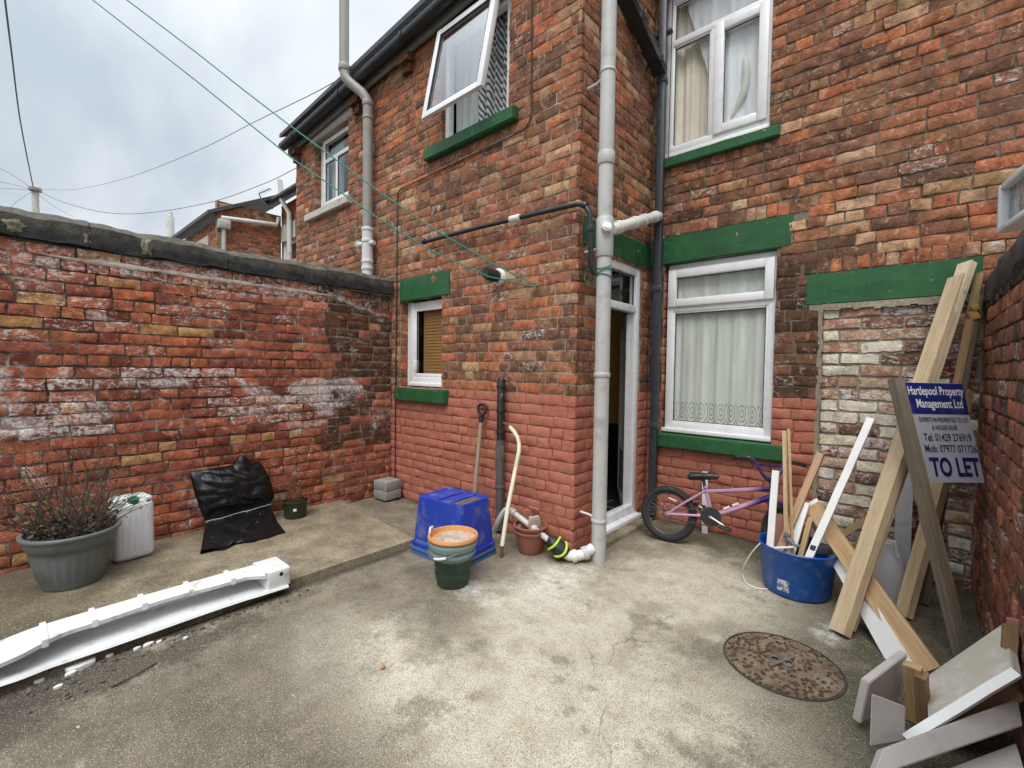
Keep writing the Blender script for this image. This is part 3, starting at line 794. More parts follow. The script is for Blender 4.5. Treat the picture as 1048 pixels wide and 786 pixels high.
# upper window of the back wall
u0, u1, z0, z1 = -1.795, -.918, 3.418, 4.83
mb = MB(); pframe(mb, PB, u0, u1, z0, z1, .062, -.115, -.035)
pbox(mb, PB, u0+.05, u1-.05, 4.388, 4.440, -.114, -.036, .006); pbox(mb, PB, -1.402, -1.345, z0+.05, 4.39, -.114, -.036, .006)
pbox(mb, PB, u0-.01, u1+.004, 3.372, 3.42, -.115, -.028, .006)
w2 = mb.build('window', UPVC, house); tag(w2, 'upper window with a drawn beige curtain and white net')
mb = MB(); pframe(mb, PB, -1.362, u1-.022, 3.462, 4.405, .076, -.10, -.015, .010); mb.build('sash', UPVC, w2)
mb = MB(); pframe(mb, PB, u0+.055, -1.397, 3.474, 4.392, .018, -.09, -.045, .006); pframe(mb, PB, u0+.055, u1-.055, 4.434, 4.775, .018, -.09, -.045, .006); mb.build('glazing_bead', UPVC, w2)
pane(PB, u0+.073, -1.415, 3.492, 4.374, -.07, w2, GLASSM); pane(PB, -1.286, u1-.098, 3.538, 4.329, -.06, w2, GLASSM); pane(PB, u0+.073, u1-.073, 4.452, 4.757, -.07, w2, GLASSM)
BEIGE = plain('beige_curtain', (.78, .73, .62), .9, .08, 6, .1)
curtain('curtain', BEIGE, PB, u0, -1.15, 3.40, 4.85, -.155, 4.0, .018, w2, 'beige drawn curtain', cut=lambda u, b: u)
NETW = net_mat('white_net', (.90, .94, .98), None, .03)
curtain('net_curtain', NETW, PB, -1.80, u1, 3.40, 4.85, -.112, 5.0, .008, w2, 'white net curtain pulled aside', cut=lambda u, b: max(u, -1.30-.42*max(0, b-.12)) if u < -1.0 else u)
mb = MB(); mb.tube([PB(-1.135, 4.07, -.104), PB(-1.13, 4.04, -.104), PB(-1.125, 3.95, -.102), PB(-1.125, 3.84, -.102), PB(-1.145, 3.76, -.102), PB(-1.185, 3.68, -.102), PB(-1.235, 3.61, -.102)], .03, 12, radii=[.014, .026, .031, .031, .030, .024, .008])
mb.build('gathered_curtain', plain('grey_beige_tie', (.60, .60, .54), .85, .14, 14, .2, 30), w2)
room(PB, u0-.2, u1+.2, 3.2, 5.0, -.122, -.9, w2, plain('dim_room', (.16, .15, .13)))
stone('sill', PB, -1.86, -.833, 3.268, 3.372, -.10, .045, GREEN, w2, slope=.012)
stone('lintel', PB, -1.86, -.83, 4.885, 5.10, -.10, .006, GREEN, w2, .006)
# lintel over the bricked-up doorway
mb_ = stone('lintel', PB, -.625, .318, 1.922, 2.155, -.10, .006, GREEN, house, .006); tag(mb_, 'green lintel over the bricked-up doorway')
# small ground floor window of the extension
u0, u1, z0, z1 = -4.058, -3.40, 1.247, 2.095
mb = MB(); pframe(mb, PA, u0, u1, z0, z1, .062, -.115, -.062); pbox(mb, PA, u0, u1, 1.212, 1.250, -.115, -.04, .006); pbox(mb, PA, -4.155, u0, 1.21, 2.11, -.118, -.10)
w3 = mb.build('window', UPVC, house); tag(w3, 'small narrow ground floor window')
mb = MB(); pframe(mb, PA, u0+.055, u1-.05, z0+.055, z1-.05, .045, -.10, -.066, .008); pbox(mb, PA, u0+.085, u0+.105, z0+.13, z0+.24, -.095, -.048, .004); mb.build('sash', UPVC, w3)
pane(PA, u0+.10, u1-.09, z0+.10, z1-.09, -.085, w3)
TAN = plain('tan_blind', sr(150, 112, 62), .7, .15, 3, .1)
mb = MB()
for k in range(26): z_ = 1.28+.032*k; mb.prism([PA(u0+.15, z_, -.125), PA(u0+.15, z_+.034, -.133), PA(u0+.15, z_+.034, -.136)], (0, 0, 0), PA.u*.6)
mb.build('blind', TAN, w3)
room(PA, u0-.1, u1+.2, 1.1, 2.3, -.122, -.5, w3)
stone('sill', PA, -4.20, -3.352, 1.055, 1.207, -.10, .055, GREEN, w3, slope=.02)
stone('lintel', PA, -4.165, -3.342, 2.115, 2.355, -.10, .006, GREEN, w3, .006)
# open upstairs window: top hung sash tilted outward
u0, u1, z0, z1 = -3.495, -2.63, 3.60, 4.59
mb = MB(); pframe(mb, PA, u0, u1, z0, z1, .055, -.115, -.05); w4 = mb.build('window', UPVC, house); tag(w4, 'upstairs window tilted open at the bottom')
hinge = PA(0, 4.585, .062); ang = R(11.5)
SU = V((1, 0, 0)); SN = V((0, -math.cos(ang), -math.sin(ang))).normalized(); SZ = V((0, -math.sin(ang), math.cos(ang)))
class TPlane(Plane):
    def __init__(s): s.o, s.u, s.n = hinge, SU, V((0, -math.cos(ang), -math.sin(ang)))
    def __call__(s, u, z, d=0.0): return s.o + s.u*u + s.n*d + V((0, -math.sin(-ang), math.cos(ang)))*z
    def rot(s): return Matrix((s.u, s.n, V((0, math.sin(ang), math.cos(ang))))).transposed()
TP = TPlane()
mb = MB(); pframe(mb, TP, -3.455, -2.675, -.905, 0, .062, -.03, .03, .008); sh = mb.build('sash', UPVC, w4)
mb = MB(); pbox(mb, TP, -3.396, -2.734, -.846, -.06, -.004, .004); mb.build('pane', GLASSS, sh, smooth=False)
mb = MB(); pframe(mb, TP, -3.40, -2.73, -.85, -.056, .012, .004, .026, 0); mb.build('gasket', RUBBER, sh, smooth=False)
for uu in (-3.45, -2.68): mb = MB(); mb.tube([PA(uu, 3.95, -.06), TP(uu, -.55, -.03)], .008, 6); mb.build('stay', LEAD, w4)
tp = NT('patterned_curtain'); O = tp.obj()
wv = tp.n('ShaderNodeTexWave', wave_type='BANDS', bands_direction='DIAGONAL'); wv.inputs['Scale'].default_value = 9; wv.inputs['Distortion'].default_value = 3; wv.inputs['Detail'].default_value = 2
tp.l(O, wv.inputs['Vector'])
PATT = tp.set(tp.mix(tp.rng(wv.outputs['Fac'], .40, .52), (.07, .07, .075), (.55, .56, .57)), .9)
curtain('curtain', PATT, PA, -3.12, -2.6, 3.55, 4.6, -.16, 5, .025, w4, 'black and white patterned curtain')
NETW2 = net_mat('thin_white_net', (.72, .76, .78), None, .2)
curtain('net_curtain', NETW2, PA, -3.46, -3.14, 3.55, 4.6, -.18, 3, .02, w4)
room(PA, u0-.1, u1+.1, 3.4, 4.8, -.122, -.7, w4)
SILLW = green_mat('flaking_green_paint', 1.0)
stone('sill', PA, -3.69, -2.495, 3.452, 3.578, -.10, .07, SILLW, w4, slope=.012)
stone('lintel', PA, -3.60, -2.52, 4.602, 4.80, -.10, .006, GREEN, w4, .006)
# far window of the extension with a pale stone sill
u0, u1, z0, z1 = -6.05, -5.255, 3.565, 4.44
mb = MB(); pframe(mb, PA, u0, u1, z0, z1, .055, -.115, -.06); pbox(mb, PA, u0+.05, u1-.05, 4.13, 4.18, -.114, -.062, .005); pbox(mb, PA, u0+.34, u0+.385, z0+.05, 4.14, -.114, -.063, .005)
pbox(mb, PA, -6.19, u0, 3.52, 4.44, -.118, -.10)
w5 = mb.build('window', UPVC, house); tag(w5, 'far upstairs window with a pale stone sill')
pane(PA, u0+.055, u0+.34, z0+.05, 4.13, -.085, w5, GLASSM); pane(PA, u0+.385, u1-.055, z0+.05, 4.13, -.085, w5, GLASSM); pane(PA, u0+.055, u1-.055, 4.18, z1-.05, -.085, w5, GLASSM)
curtain('net_curtain', net_mat('far_net', (.42, .50, .50), None, .2), PA, u0+.05, u0+.36, z0, z1, -.17, 3, .01, w5)
room(PA, u0-.1, u1+.1, 3.3, 4.6, -.122, -.6, w5, plain('dim_room', (.16, .15, .13)))
STONEC = plain('pale_stone', (.50, .475, .42), .75, .15, 8, .3, 40, dirt=(.16, .14, .11), dirtamt=.6, dscale=8)
stone('sill', PA, -6.37, -5.19, 3.40, 3.512, -.10, .06, STONEC, w5, slope=.015)
stone('lintel', PA, -6.30, -5.16, 4.452, 4.60, -.10, .012, STONEC, w5)

# ---- back door in the side return
mb = MB(); pframe(mb, PR, H_DOOR[0], H_DOOR[1], .085, 2.345, .075, -.085, -.012, .008)
pbox(mb, PR, H_DOOR[0]+.07, H_DOOR[1]-.07, 1.935, 2.0, -.084, -.014, .006)
pbox(mb, PR, H_DOOR[0]-.02, H_DOOR[1]+.02, .04, .084, -.085, .055, .008)
dr = mb.build('door', UPVC, house); tag(dr, 'white back door standing open under a fanlight')
pane(PR, H_DOOR[0]+.075, H_DOOR[1]-.075, 2.0, 2.27, -.05, dr)
hd = V((XR-.07, H_DOOR[1]-.08, 0)); ld = V((-.55, .835, 0)); ln = V((-.835, -.55, 0))*-1
LP = Plane(hd, ld, V((.835, .55, 0)))
mb = MB(); pframe(mb, LP, 0, .64, .09, 1.93, .10, -.03, .03, .006); pbox(mb, LP, .10, .54, .19, .62, -.02, .02)
lf = mb.build('door_leaf', plain('grey_white_upvc', (.62, .63, .64), .3, .05, 5, 0), dr); pane(LP, .10, .54, .62, 1.83, 0, lf)
mb = MB(); pbox(mb, LP, .57, .61, .93, 1.13, .03, .045, .005); mb.tube([LP(.59, 1.06, .04), LP(.59, 1.06, .07), LP(.49, 1.06, .075)], .009, 8); mb.build('door_handle', LEAD, lf)
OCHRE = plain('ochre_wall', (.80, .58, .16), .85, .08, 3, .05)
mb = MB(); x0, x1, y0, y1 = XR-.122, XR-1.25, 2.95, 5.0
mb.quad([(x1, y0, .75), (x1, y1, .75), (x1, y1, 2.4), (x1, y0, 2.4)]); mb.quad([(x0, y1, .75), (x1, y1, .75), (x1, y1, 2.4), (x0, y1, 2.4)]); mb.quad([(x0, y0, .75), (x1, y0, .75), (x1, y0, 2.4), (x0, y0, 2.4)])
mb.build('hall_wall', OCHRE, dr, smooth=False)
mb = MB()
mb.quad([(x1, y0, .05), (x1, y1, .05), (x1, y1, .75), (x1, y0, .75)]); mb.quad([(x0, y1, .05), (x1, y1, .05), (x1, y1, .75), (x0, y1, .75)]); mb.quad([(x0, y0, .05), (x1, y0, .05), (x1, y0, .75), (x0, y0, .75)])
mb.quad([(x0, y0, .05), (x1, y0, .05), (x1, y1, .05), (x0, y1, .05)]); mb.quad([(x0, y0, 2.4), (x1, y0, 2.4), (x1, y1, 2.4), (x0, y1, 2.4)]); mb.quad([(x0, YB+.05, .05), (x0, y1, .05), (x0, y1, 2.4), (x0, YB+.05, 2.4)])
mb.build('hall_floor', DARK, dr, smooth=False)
mb = MB()
for k in range(3): mb.box((XR-.4-.3*k, 3.6, .056), (.012, 1.2, .006))
for k in range(3): mb.box((XR-.68, 3.25+.35*k, .057), (1.1, .012, .006))
mb.build('floor_grout', plain('pale_grout', (.25, .25, .25), .8, .1, 5, 0), dr, smooth=False)
stone('lintel', PR, 2.93, YB-.003, 2.356, 2.575, -.08, .006, GREEN, dr, .006)
mb = MB(); mb.box((XR+.055, (H_DOOR[0]+H_DOOR[1])/2, .0), (.16, .84, .085), None, .012)
bmesh.ops.subdivide_edges(mb.bm, edges=[e for e in mb.bm.edges if e.calc_length() > .3], cuts=14, use_grid_fill=True)
for v in mb.bm.verts: v.co += V((noise.noise(v.co*14), noise.noise(v.co*14+V((5, 0, 0))), noise.noise(v.co*12+V((0, 7, 0)))))*.012
mb.build('doorstep', SLABM, dr)
mb = MB(); mb.box((XR+.02, H_DOOR[1]+.03, .05), (.05, .11, .07), None, .008); mb.build('threshold_block', GREEN, dr)

# ---- pipes fixed to the house
def collar(mb, p, axis, r, h=.05): 
    a = V(axis).normalized(); mb.tube([V(p)-a*h/2, V(p)-a*h/2+a*.006, V(p)+a*h/2-a*.006, V(p)+a*h/2], r, 20, radii=[r*.95, r, r, r*.95])
def one_collar(m, parent, p, axis, r, h, name='pipe_collar'):
    mb = MB(); collar(mb, p, axis, r, h); return mb.build(name, m, parent)
# big grey soil pipe at the corner
SP = V((-1.688, 2.90, 0))
mb = MB(); mb.tube([SP+V((0, 0, -.05)), SP+V((0, 0, 5.6))], .053, 28)
so = mb.build('soil_pipe', GREYPIPE, house); tag(so, 'thick grey soil pipe at the outer corner')
for z, r, h in ((.30, .060, .025), (1.37, .060, .035), (3.53, .060, .02), (2.92, .062, .09), (2.36, .063, .28)): one_collar(GREYPIPE, so, SP+V((0, 0, z)), (0, 0, 1), r, h)
for z in (.305, 3.52, 2.30):
    mb = MB(); mb.tube([SP+V((-.05, .02, z)), SP+V((-.12, .05, z)), V((XR, SP.y+.06, z))], .010, 8)
    mb.build('pipe_bracket', MWHITE, so)
# branch from the soil pipe back to the wall
mb = MB(); A_, B_ = SP+V((.03, .03, 2.42)), V((-1.775, 4.02, 2.83))
dv = (B_-A_)
mb.tube([A_, A_+dv*.93, A_+dv*.97+V((0, 0, -.005)), B_+V((-.02, .02, -.02)), B_+V((-.05, .08, -.05))], .042, 20)
wb = mb.build('waste_branch', MWHITE, house)
for f in (.12, .42, .62, .88): one_collar(MWHITE, wb, A_+dv*f, dv, .050, .07)
tag(wb, 'white waste pipe crossing over the door to the soil pipe')
mb = MB(); mb.tube([SP+V((.02, -.03, 2.40)), SP+V((.06, -.075, 2.415))], .034, 16); mb.tube([SP+V((.06, -.075, 2.415)), SP+V((.064, -.079, 2.417))], .022, 16); mb.build('stub_end', MWHITE, wb)
# waste pipe along the extension wall
mb = MB(); q = [V((-3.66, 2.80, 2.655)), V((-2.9, 2.80, 2.645)), V((-2.0, 2.80, 2.618)), V((-1.86, 2.80, 2.612)), V((-1.80, 2.80, 2.59)), V((-1.765, 2.81, 2.53)), V((-1.76, 2.82, 2.42)), V((-1.76, 2.84, 2.16)), V((-1.745, 2.86, 2.11)), V((-1.70, 2.88, 2.09))]
mb.tube(q, .019, 14)
wp = mb.build('waste_pipe', BLACKPL, house); tag(wp, 'black waste pipe with white coupling along the wall')
one_collar(MWHITE, wp, V((-2.46, 2.80, 2.632)), (1, 0, -.03), .030, .11, 'coupling')
for p_, a_ in ((V((-3.66, 2.80, 2.655)), (1, 0, 0)), (q[4], (1, 0, -.6)), (q[6], (0, 0, 1))): one_collar(BLACKPL, wp, p_, a_, .026, .04)
# black downpipe in the inner corner
BP = V((-1.785, 4.035, 0))
mb = MB(); mb.box(BP+V((0, 0, 2.75)), (.072, .072, 5.4), Matrix.Rotation(R(8), 3, 'Z'), .014)
bp = mb.build('downpipe', SLATEPL, house); tag(bp, 'dark square downpipe in the inner corner')
for z in (2.16, 4.05, .9): mb = MB(); mb.box(BP+V((0, 0, z)), (.088, .088, .06), Matrix.Rotation(R(8), 3, 'Z'), .010); mb.build('pipe_collar', SLATEPL, bp)
mb = MB(); mb.box(BP+V((0, .02, 4.48)), (.15, .06, .03), None, .008); mb.build('pipe_bracket', SLATEPL, bp)
mb = MB()
ga, gb = V((-1.87, 2.85, 4.70)), V((-1.79, 3.99, 4.08)); gd = (gb-ga)
sec = [(-.055, .0), (-.055, .07), (-.048, .07), (-.048, .008), (.048, .008), (.048, .07), (.055, .07), (.055, .0)]
gx = V((1, 0, 0)); gz = gd.cross(gx).normalized()*-1
mb.prism([ga+gx*a+gz*b for a, b in sec], (0, 0, 0), gd)
for f in (.25, .6, .9): mb.prism([ga+gd*f+gx*a+gz*b for a, b in ((-.065, -.01), (-.065, .08), (.065, .08), (.065, -.01))], (0, 0, 0), gd*.02)
mb.build('gutter', BLACKPL, house)
# boiler flue
mb = MB(); fc = PA(-2.695, 2.198); mb.tube([fc, fc+V((0, -.015, 0)), fc+V((0, -.03, 0))], .075, 28, radii=[.078, .075, .06])
fl = mb.build('boiler_flue', MWHITE, house); tag(fl, 'black boiler flue end in a white collar')
mb = MB(); mb.tube([fc+V((0, -.02, 0)), fc+V((.01, -.17, 0.005))], .048, 24); 
for k in range(4): collar(mb, fc+V((.002*k, -.06-.03*k, .002)), (0, -1, 0), .054, .012)
mb.tube([fc+V((.010, -.172, .005)), fc+V((.0105, -.178, .005))], .034, 20)
mb.build('flue_tip', BLACKPL, fl)
# old black pipe stub on the painted wall
mb = MB(); st = V((-2.60, 2.805, 0)); mb.tube([st+V((0, 0, .80)), st+V((0, 0, 1.30)), st+V((0, .01, 1.315))], .034, 20); 
for z in (1.255, 1.05, .865): collar(mb, st+V((0, 0, z)), (0, 0, 1), .039, .03)
sb = mb.build('old_pipe', plain('chipped_black_pipe', (.02, .02, .02), .4, .2, 8, .2, 60, dirt=(.45, .43, .40), dirtamt=.8, dscale=18, dlo=.60, dhi=.68), house); tag(sb, 'old vertical pipe, black above and grey below')
mb = MB(); mb.tube([st+V((0, 0, .03)), st+V((0, 0, .80))], .036, 20); collar(mb, st+V((0, 0, .40)), (0, 0, 1), .040, .03); mb.build('lower_pipe', plain('grey_worn_pipe', (.09, .088, .085), .6, .2, 8, .3, 50, dirt=(.32, .29, .25), dirtamt=.6, dscale=9), sb)
# thin cables clipped to the wall
CBL = plain('black_cable', (.02, .02, .02), .5, .1, 5, 0)
mb = MB(); mb.tube([PA(-2.367, 4.8, .012), PA(-2.36, 4.0, .012), PA(-2.35, 3.46, .012), PA(-2.37, 3.40, .012), PA(-2.43, 3.35, .012), PA(-2.7, 3.345, .012), PA(-3.3, 3.33, .012), PA(-4.15, 3.31, .012), PA(-4.20, 3.28, .012), PA(-4.205, 2.9, .012), PA(-4.207, 2.2, .012), PA(-4.22, .9, .012), PA(-4.22, .2, .012)], .006, 6); mb.build('cable', CBL, house)
mb = MB(); mb.tube([PB(-1.73, 5.2, .01), PB(-1.738, 3.3, .01)], .004, 6); mb.build('cable', CBL, house)
# tall grey soil vent pipe at the far part of the extension, swan-necked round the gutter
mb = MB(); Yp = YA-.095
pts = [(-4.70, 2.45), (-4.66, 2.62), (-4.62, 4.10), (-4.60, 4.28)]
base = V((-4.66, Yp, 0))
path = [base+V((0, 0, 2.2)), base+V((0, 0, 4.34)), base+V((0, -.01, 4.40)), base+V((-.05, -.04, 4.48)), base+V((-.17, -.13, 4.60)), base+V((-.21, -.16, 4.66)), base+V((-.215, -.17, 4.74)), base+V((-.215, -.17, 6.6))]
mb.tube(path, .053, 24)
sv = mb.build('vent_pipe', plain('grey_brown_pipe', (.30, .29, .27), .5, .1, 6, .05, dirt=(.18, .17, .15), dirtamt=.4), house); tag(sv, 'tall grey vent pipe with a swan neck round the gutter')
for z, h in ((4.36, .06), (4.20, .03)): one_collar(plain('grey_brown_pipe', (.30, .29, .27)), sv, base+V((0, 0, z)), (0, 0, 1), .062, h)
one_collar(plain('grey_brown_pipe', (.30, .29, .27)), sv, base+V((-.215, -.17, 4.76)), (0, 0, 1), .062, .07)
mb = MB(); mb.tube([base+V((0, 0, 2.2)), base+V((0, 0, 2.98))], .060, 24)
for z in (2.96, 2.83, 2.60, 2.52): collar(mb, base+V((0, 0, z)), (0, 0, 1), .067, .04)
mb.tube([base+V((-.03, -.02, 2.80)), base+V((-.12, -.03, 2.80))], .034, 14); mb.tube([base+V((-.12, -.03, 2.80)), base+V((-.14, -.03, 2.80))], .042, 14); mb.tube([base+V((.05, 0, 2.80)), base+V((.11, .02, 2.80))], .026, 12)
mb.build('inspection_fitting', plain('light_grey_pipe', (.62, .62, .62), .4, .05, 6, .02), sv)

# ------------------------------------------------------------------ yard walls
lw = thing('boundary_wall', 'long orange-red brick yard wall with white salt bloom and a dark coping on the left', 'wall', (XL, 0, 0))
wm = WallMesh(); wm.wall(PL, -2.2, YA-.012, 0, 2.20, [], pal_left, 31, bond=3, joint=.011, chip=.14, rough=1.35, SL=.242, CH=.0812)
wm.core(PL, -2.2, YA-.006, -.1, 2.20, [], rec=.010, thick=.23); wm.build('brickwork', [BRK_LEFT, MOR_LEFT], lw)
sm_ = MB(); n = 150
def smear(a, b):
    y = .15+2.1*a; zc = 2.115-.012*a+.006*noise.noise(V((y*4, 0, 0))); w_ = (.020+.014*noise.noise(V((y*7, 3, 0)))+.008*noise.noise(V((y*31, 3, 0))))*min(1, 8*a, 8*(1-a))
    return PL(y, zc+(b-.5)*2*w_, .0015+.006*math.sin(PI*b)-.012*(b in (0, 1))+.003*noise.noise(V((y*25, b*3, 1))))
sm_.grid(smear, n, 6); sm_.build('mortar_smear', plain('pale_lime_smear', (.50, .455, .38), .95, .25, 12, .5, 80, dirt=(.28, .17, .12), dirtamt=.6, dscale=14, dlo=.5, dhi=.65), lw)
mb = MB()
rng = random.Random(4); y = -2.2
while y < 2.84:
    L = min(.82+rng.random()*.12, 2.845-y)
    if 2.845-(y+L) < .25: L = 2.845-y
    pr = [(XL-.28, 2.205), (XL+.035, 2.20), (XL+.038, 2.335), (XL-.03, 2.385), (XL-.20, 2.41), (XL-.28, 2.35)]
    a, b = y+.003, y+L-.003; dz = rng.uniform(-.006, .006); dx = rng.uniform(-.006, .006)
    n = 26
    rows = [[mb.bm.verts.new(V((px+dx, a+(b-a)*i/n, pz+dz)) + V((1, 0, .7))*(noise.noise(V((px*6, (a+(b-a)*i/n)*5, pz*9)))*.018+noise.noise(V((px*20, (a+(b-a)*i/n)*16, pz*20)))*.010)) for (px, pz) in pr] for i in range(n+1)]
    for i in range(n):
        for k in range(6): mb.bm.faces.new((rows[i][k], rows[i][(k+1) % 6], rows[i+1][(k+1) % 6], rows[i+1][k]))
    mb.bm.faces.new(rows[0]); mb.bm.faces.new(rows[-1]); y += L
bmesh.ops.bevel(mb.bm, geom=[e for e in mb.bm.edges if e.calc_face_angle(0) > .5], offset=.012, segments=2, affect='EDGES')
mb.build('coping', BLACKTAR, lw)
for yj, w_ in ((.06, .085), (.73, .05), (.40, .035)):
    mb = MB(); mb.grid(lambda a, b: PL(yj+w_*(a-.5)*2*(.8+.4*noise.noise(V((b*4, yj*9, 0)))), 2.215+.115*b, .030+.020*math.sin(PI*a)*math.sin(PI*b)**.6+.012*noise.noise(V((a*5, b*5, yj*7)))), 14, 14)
    mb.build('joint_mortar', plain('lichen_mortar', (.20, .185, .125), .95, .4, 22, .7, 70, dirt=(.05, .048, .04), dirtamt=.7, dscale=18, dlo=.5, dhi=.62), lw, ang=180)

rw = thing('boundary_wall', 'dark damp brick yard wall close by on the right with a blackened top', 'wall', (XW, 3, 0))
wm = WallMesh(); wm.wall(PW, -1.5, YB-.004, 0, 1.93, [], pal_right, 32, bond=3, joint=.012, chip=.14, rough=1.4)
wm.core(PW, -1.5, YB-.012, -.1, 1.93, [], rec=.013, thick=.22); wm.build('brickwork', [BRK_RIGHT, MOR_RIGHT], rw)
mb = MB(); n = 60
def capf(a, b):
    y = -1.5+(YB-.006+1.5)*a
    pr = [(XW+.24, 1.90), (XW+.24, 2.01), (XW+.12, 2.05), (XW+.02, 2.03), (XW-.014, 1.97), (XW-.016, 1.86), (XW+.01, 1.845)]
    i = b*6; k = min(int(i), 5); f = i-k
    p = V((pr[k][0]*(1-f)+pr[k+1][0]*f, y, pr[k][1]*(1-f)+pr[k+1][1]*f))
    return p + V((-1, 0, 1))*noise.noise(p*5)*.022 + V((-1, 0, 1))*noise.noise(p*17)*.008
mb.grid(capf, 110, 12); mb.build('coping', plain('blackened_mortar_cap', (.028, .027, .027), .75, .4, 9, .8, 40, dirt=(.10, .095, .085), dirtamt=.6, dscale=11), rw, ang=60)

# ------------------------------------------------------------------ beyond the left wall: the neighbours, pole and wires
nb = thing('neighbour_house', 'neighbouring brick house showing over the left wall with a pale gutter and white window', 'house', (-10.4, 4.0, 0))
NX = -10.45
ya, yb = onx(222, 225, NX).y, YB
zt = onx(227, 219, NX).z
wm = WallMesh()
PN = Plane((NX, 0, 0), (0, 1, 0), (1, 0, 0)); PNR = Plane((0, ya, 0), (1, 0, 0), (0, -1, 0)); PNB = Plane((0, YB, 0), (1, 0, 0), (0, -1, 0))
pn = lambda u, z, rng: (jit(rng, pick(rng, [(3, ORANGE), (3, MID), (1, BROWN), (.4, BUFF)])), 0)
wm.wall(PN, ya, yb, 2.2, zt+.25, [], pn, 41); wm.core(PN, ya, yb, 0, zt+.25, [])
wm.wall(PNR, NX-3.2, NX, 2.2, zt-.1, [], pn, 42); wm.core(PNR, NX-3.2, NX, 0, zt-.1, [])
HN = (NX+.04, NX+.75, 3.0, 4.45)
wm.wall(PNB, NX+.02, UL-.02, 2.2, 4.9, [HN], pn, 43); wm.core(PNB, NX+.02, UL-.02, 0, 4.9, [HN])
wm.build('wall', [BRK_HOUSE, MOR_HOUSE], nb)
mb = MB()
mb.prism([V((NX-3.3, ya-.18, zt-.08)), V((NX+.10, ya-.18, zt-.08)), V((NX+.10, ya+1.6, zt+.85)), V((NX-3.3, ya+1.6, zt+.85))], (0, 0, 0), (0, 0, .07)); mb.build('roof', SLATE, nb)
mb = MB(); mb.prism([V((NX, YB-.25, 4.92)), V((UL, YB-.25, 4.92)), V((UL, YB+1.6, 6.0)), V((NX, YB+1.6, 6.0))], (0, 0, 0), (0, 0, .07)); mb.build('roof', SLATE, nb)
mb = MB(); mb.tube([V((NX-.1, YB-.22, 4.92)), V((UL, YB-.22, 4.95))], .06, 10); mb.build('gutter', BLACKPL, nb)
mb = MB(); mb.tube([V((NX+.08, ya+.05, zt-.10)), V((NX+.08, yb-.12, zt+.02)), V((NX+.08, yb-.08, zt+.18))], .045, 10); g = mb.build('gutter', MWHITE, nb)
mb = MB(); mb.box((NX+.07, ya+.10, zt-.22), (.14, .22, .18), None, .02); mb.tube([V((NX+.07, ya+.10, zt-.25)), V((NX+.07, ya+.10, 1.5))], .04, 10); mb.build('rain_hopper', GREYPIPE, nb)
mb = MB(); mb.tube([V((NX+.62, YB-.08, 2)), V((NX+.62, YB-.08, 4.6)), V((NX+.55, YB-.2, 4.85)), V((NX+.55, YB-.24, 5.25))], .05, 10); mb.build('downpipe', MWHITE, nb)
mb = MB(); pframe(mb, PNB, HN[0], HN[1], HN[2], HN[3]-.35, .08, -.10, -.04); pbox(mb, PNB, HN[0]+.07, HN[1]-.07, 3.62, 3.69, -.10, -.05); wn_ = mb.build('window', UPVC, nb)
mb = MB(); pbox(mb, PNB, HN[0]+.08, HN[1]-.08, HN[2]+.08, HN[3]-.43, -.08, -.07); mb.build('pane', plain('dark_glass', (.05, .06, .065), .08, .1, 3, 0), wn_, smooth=False)
mb = MB(); pbox(mb, PNB, HN[0], HN[1], HN[3]-.35, HN[3], -.10, .02); mb.build('lintel', STONEC, wn_)
mb = MB(); pbox(mb, PNR, NX-1.7, NX-.5, zt-.55, zt-.36, 0, .03); mb.build('lintel', STONEC, nb)
t = thing('tv_aerial', 'thin bent television aerial standing up behind the neighbouring roof', 'aerial', (NX+.2, 4.3, 4.4))
ab = V((NX+.1, 4.25, 4.5)); at_ = onx(265, 198, NX+.1); ab = onx(279, 214, NX+.1)
mb = MB(); mb.tube([ab, ab+(at_-ab)*.5+V((0, -.08, -.02)), at_], .014, 6); mb.build('mast', LEAD, t)
mb = MB(); a2 = onx(277, 193, NX+.1); mb.tube([at_, a2], .012, 6)
for k in range(5):
    p = at_+(a2-at_)*(k+.5)/5; mb.tube([p+V((-.12, 0, .06)), p+V((.12, 0, -.06))], .006, 5)
mb.build('antenna', LEAD, t)
def far(x, y, d): return EYEP + ray(x, y)*d
pt_ = far(36, 193, 22)
t = thing('utility_pole', 'pale telegraph pole topped with radiating wires beyond the left wall', 'pole', (pt_.x, pt_.y, 0))
mb = MB(); mb.tube([(pt_.x, pt_.y, 0), (pt_.x, pt_.y, pt_.z-.05), (pt_.x, pt_.y, pt_.z)], .15, 12, radii=[.18, .13, .11]); mb.build('pole', plain('weathered_pole', (.42, .39, .38), .8, .2), t)
mb = MB(); mb.tube([(pt_.x, pt_.y, pt_.z-.12), (pt_.x, pt_.y, pt_.z+.02)], .24, 12); mb.build('cap', plain('pole_cap', (.30, .26, .25), .6, .2), t)
WIRE = plain('overhead_wire', (.12, .12, .14), .6, .1, 5, 0)
def wire(pts, r, label, m=WIRE, group='overhead wires'):
    from mathutils.geometry import interpolate_bezier
    P = [far(*p) for p in pts]; out = []
    for i in range(len(P)-1):
        p0, p1, p2, p3 = P[max(i-1, 0)], P[i], P[i+1], P[min(i+2, len(P)-1)]
        for k in range(8):
            s_ = k/8; out.append(.5*((2*p1)+(p2-p0)*s_+(2*p0-5*p1+4*p2-p3)*s_*s_+(3*p1-p0-3*p2+p3)*s_**3))
    out.append(P[-1])
    mb = MB(); mb.tube(out, r, 6); o = mb.build('overhead_wire', m, origin=out[0]); tag(o, label, 'wire', group)
wire([(34, 192, 22), (21, 125, 17), (12, 55, 13), (4, -10, 10.5), (-4, -90, 8.5)], .022, 'thick drooping wire running steeply up from the telegraph pole at the far left', plain('purple_grey_wire', (.16, .13, .18), .6))
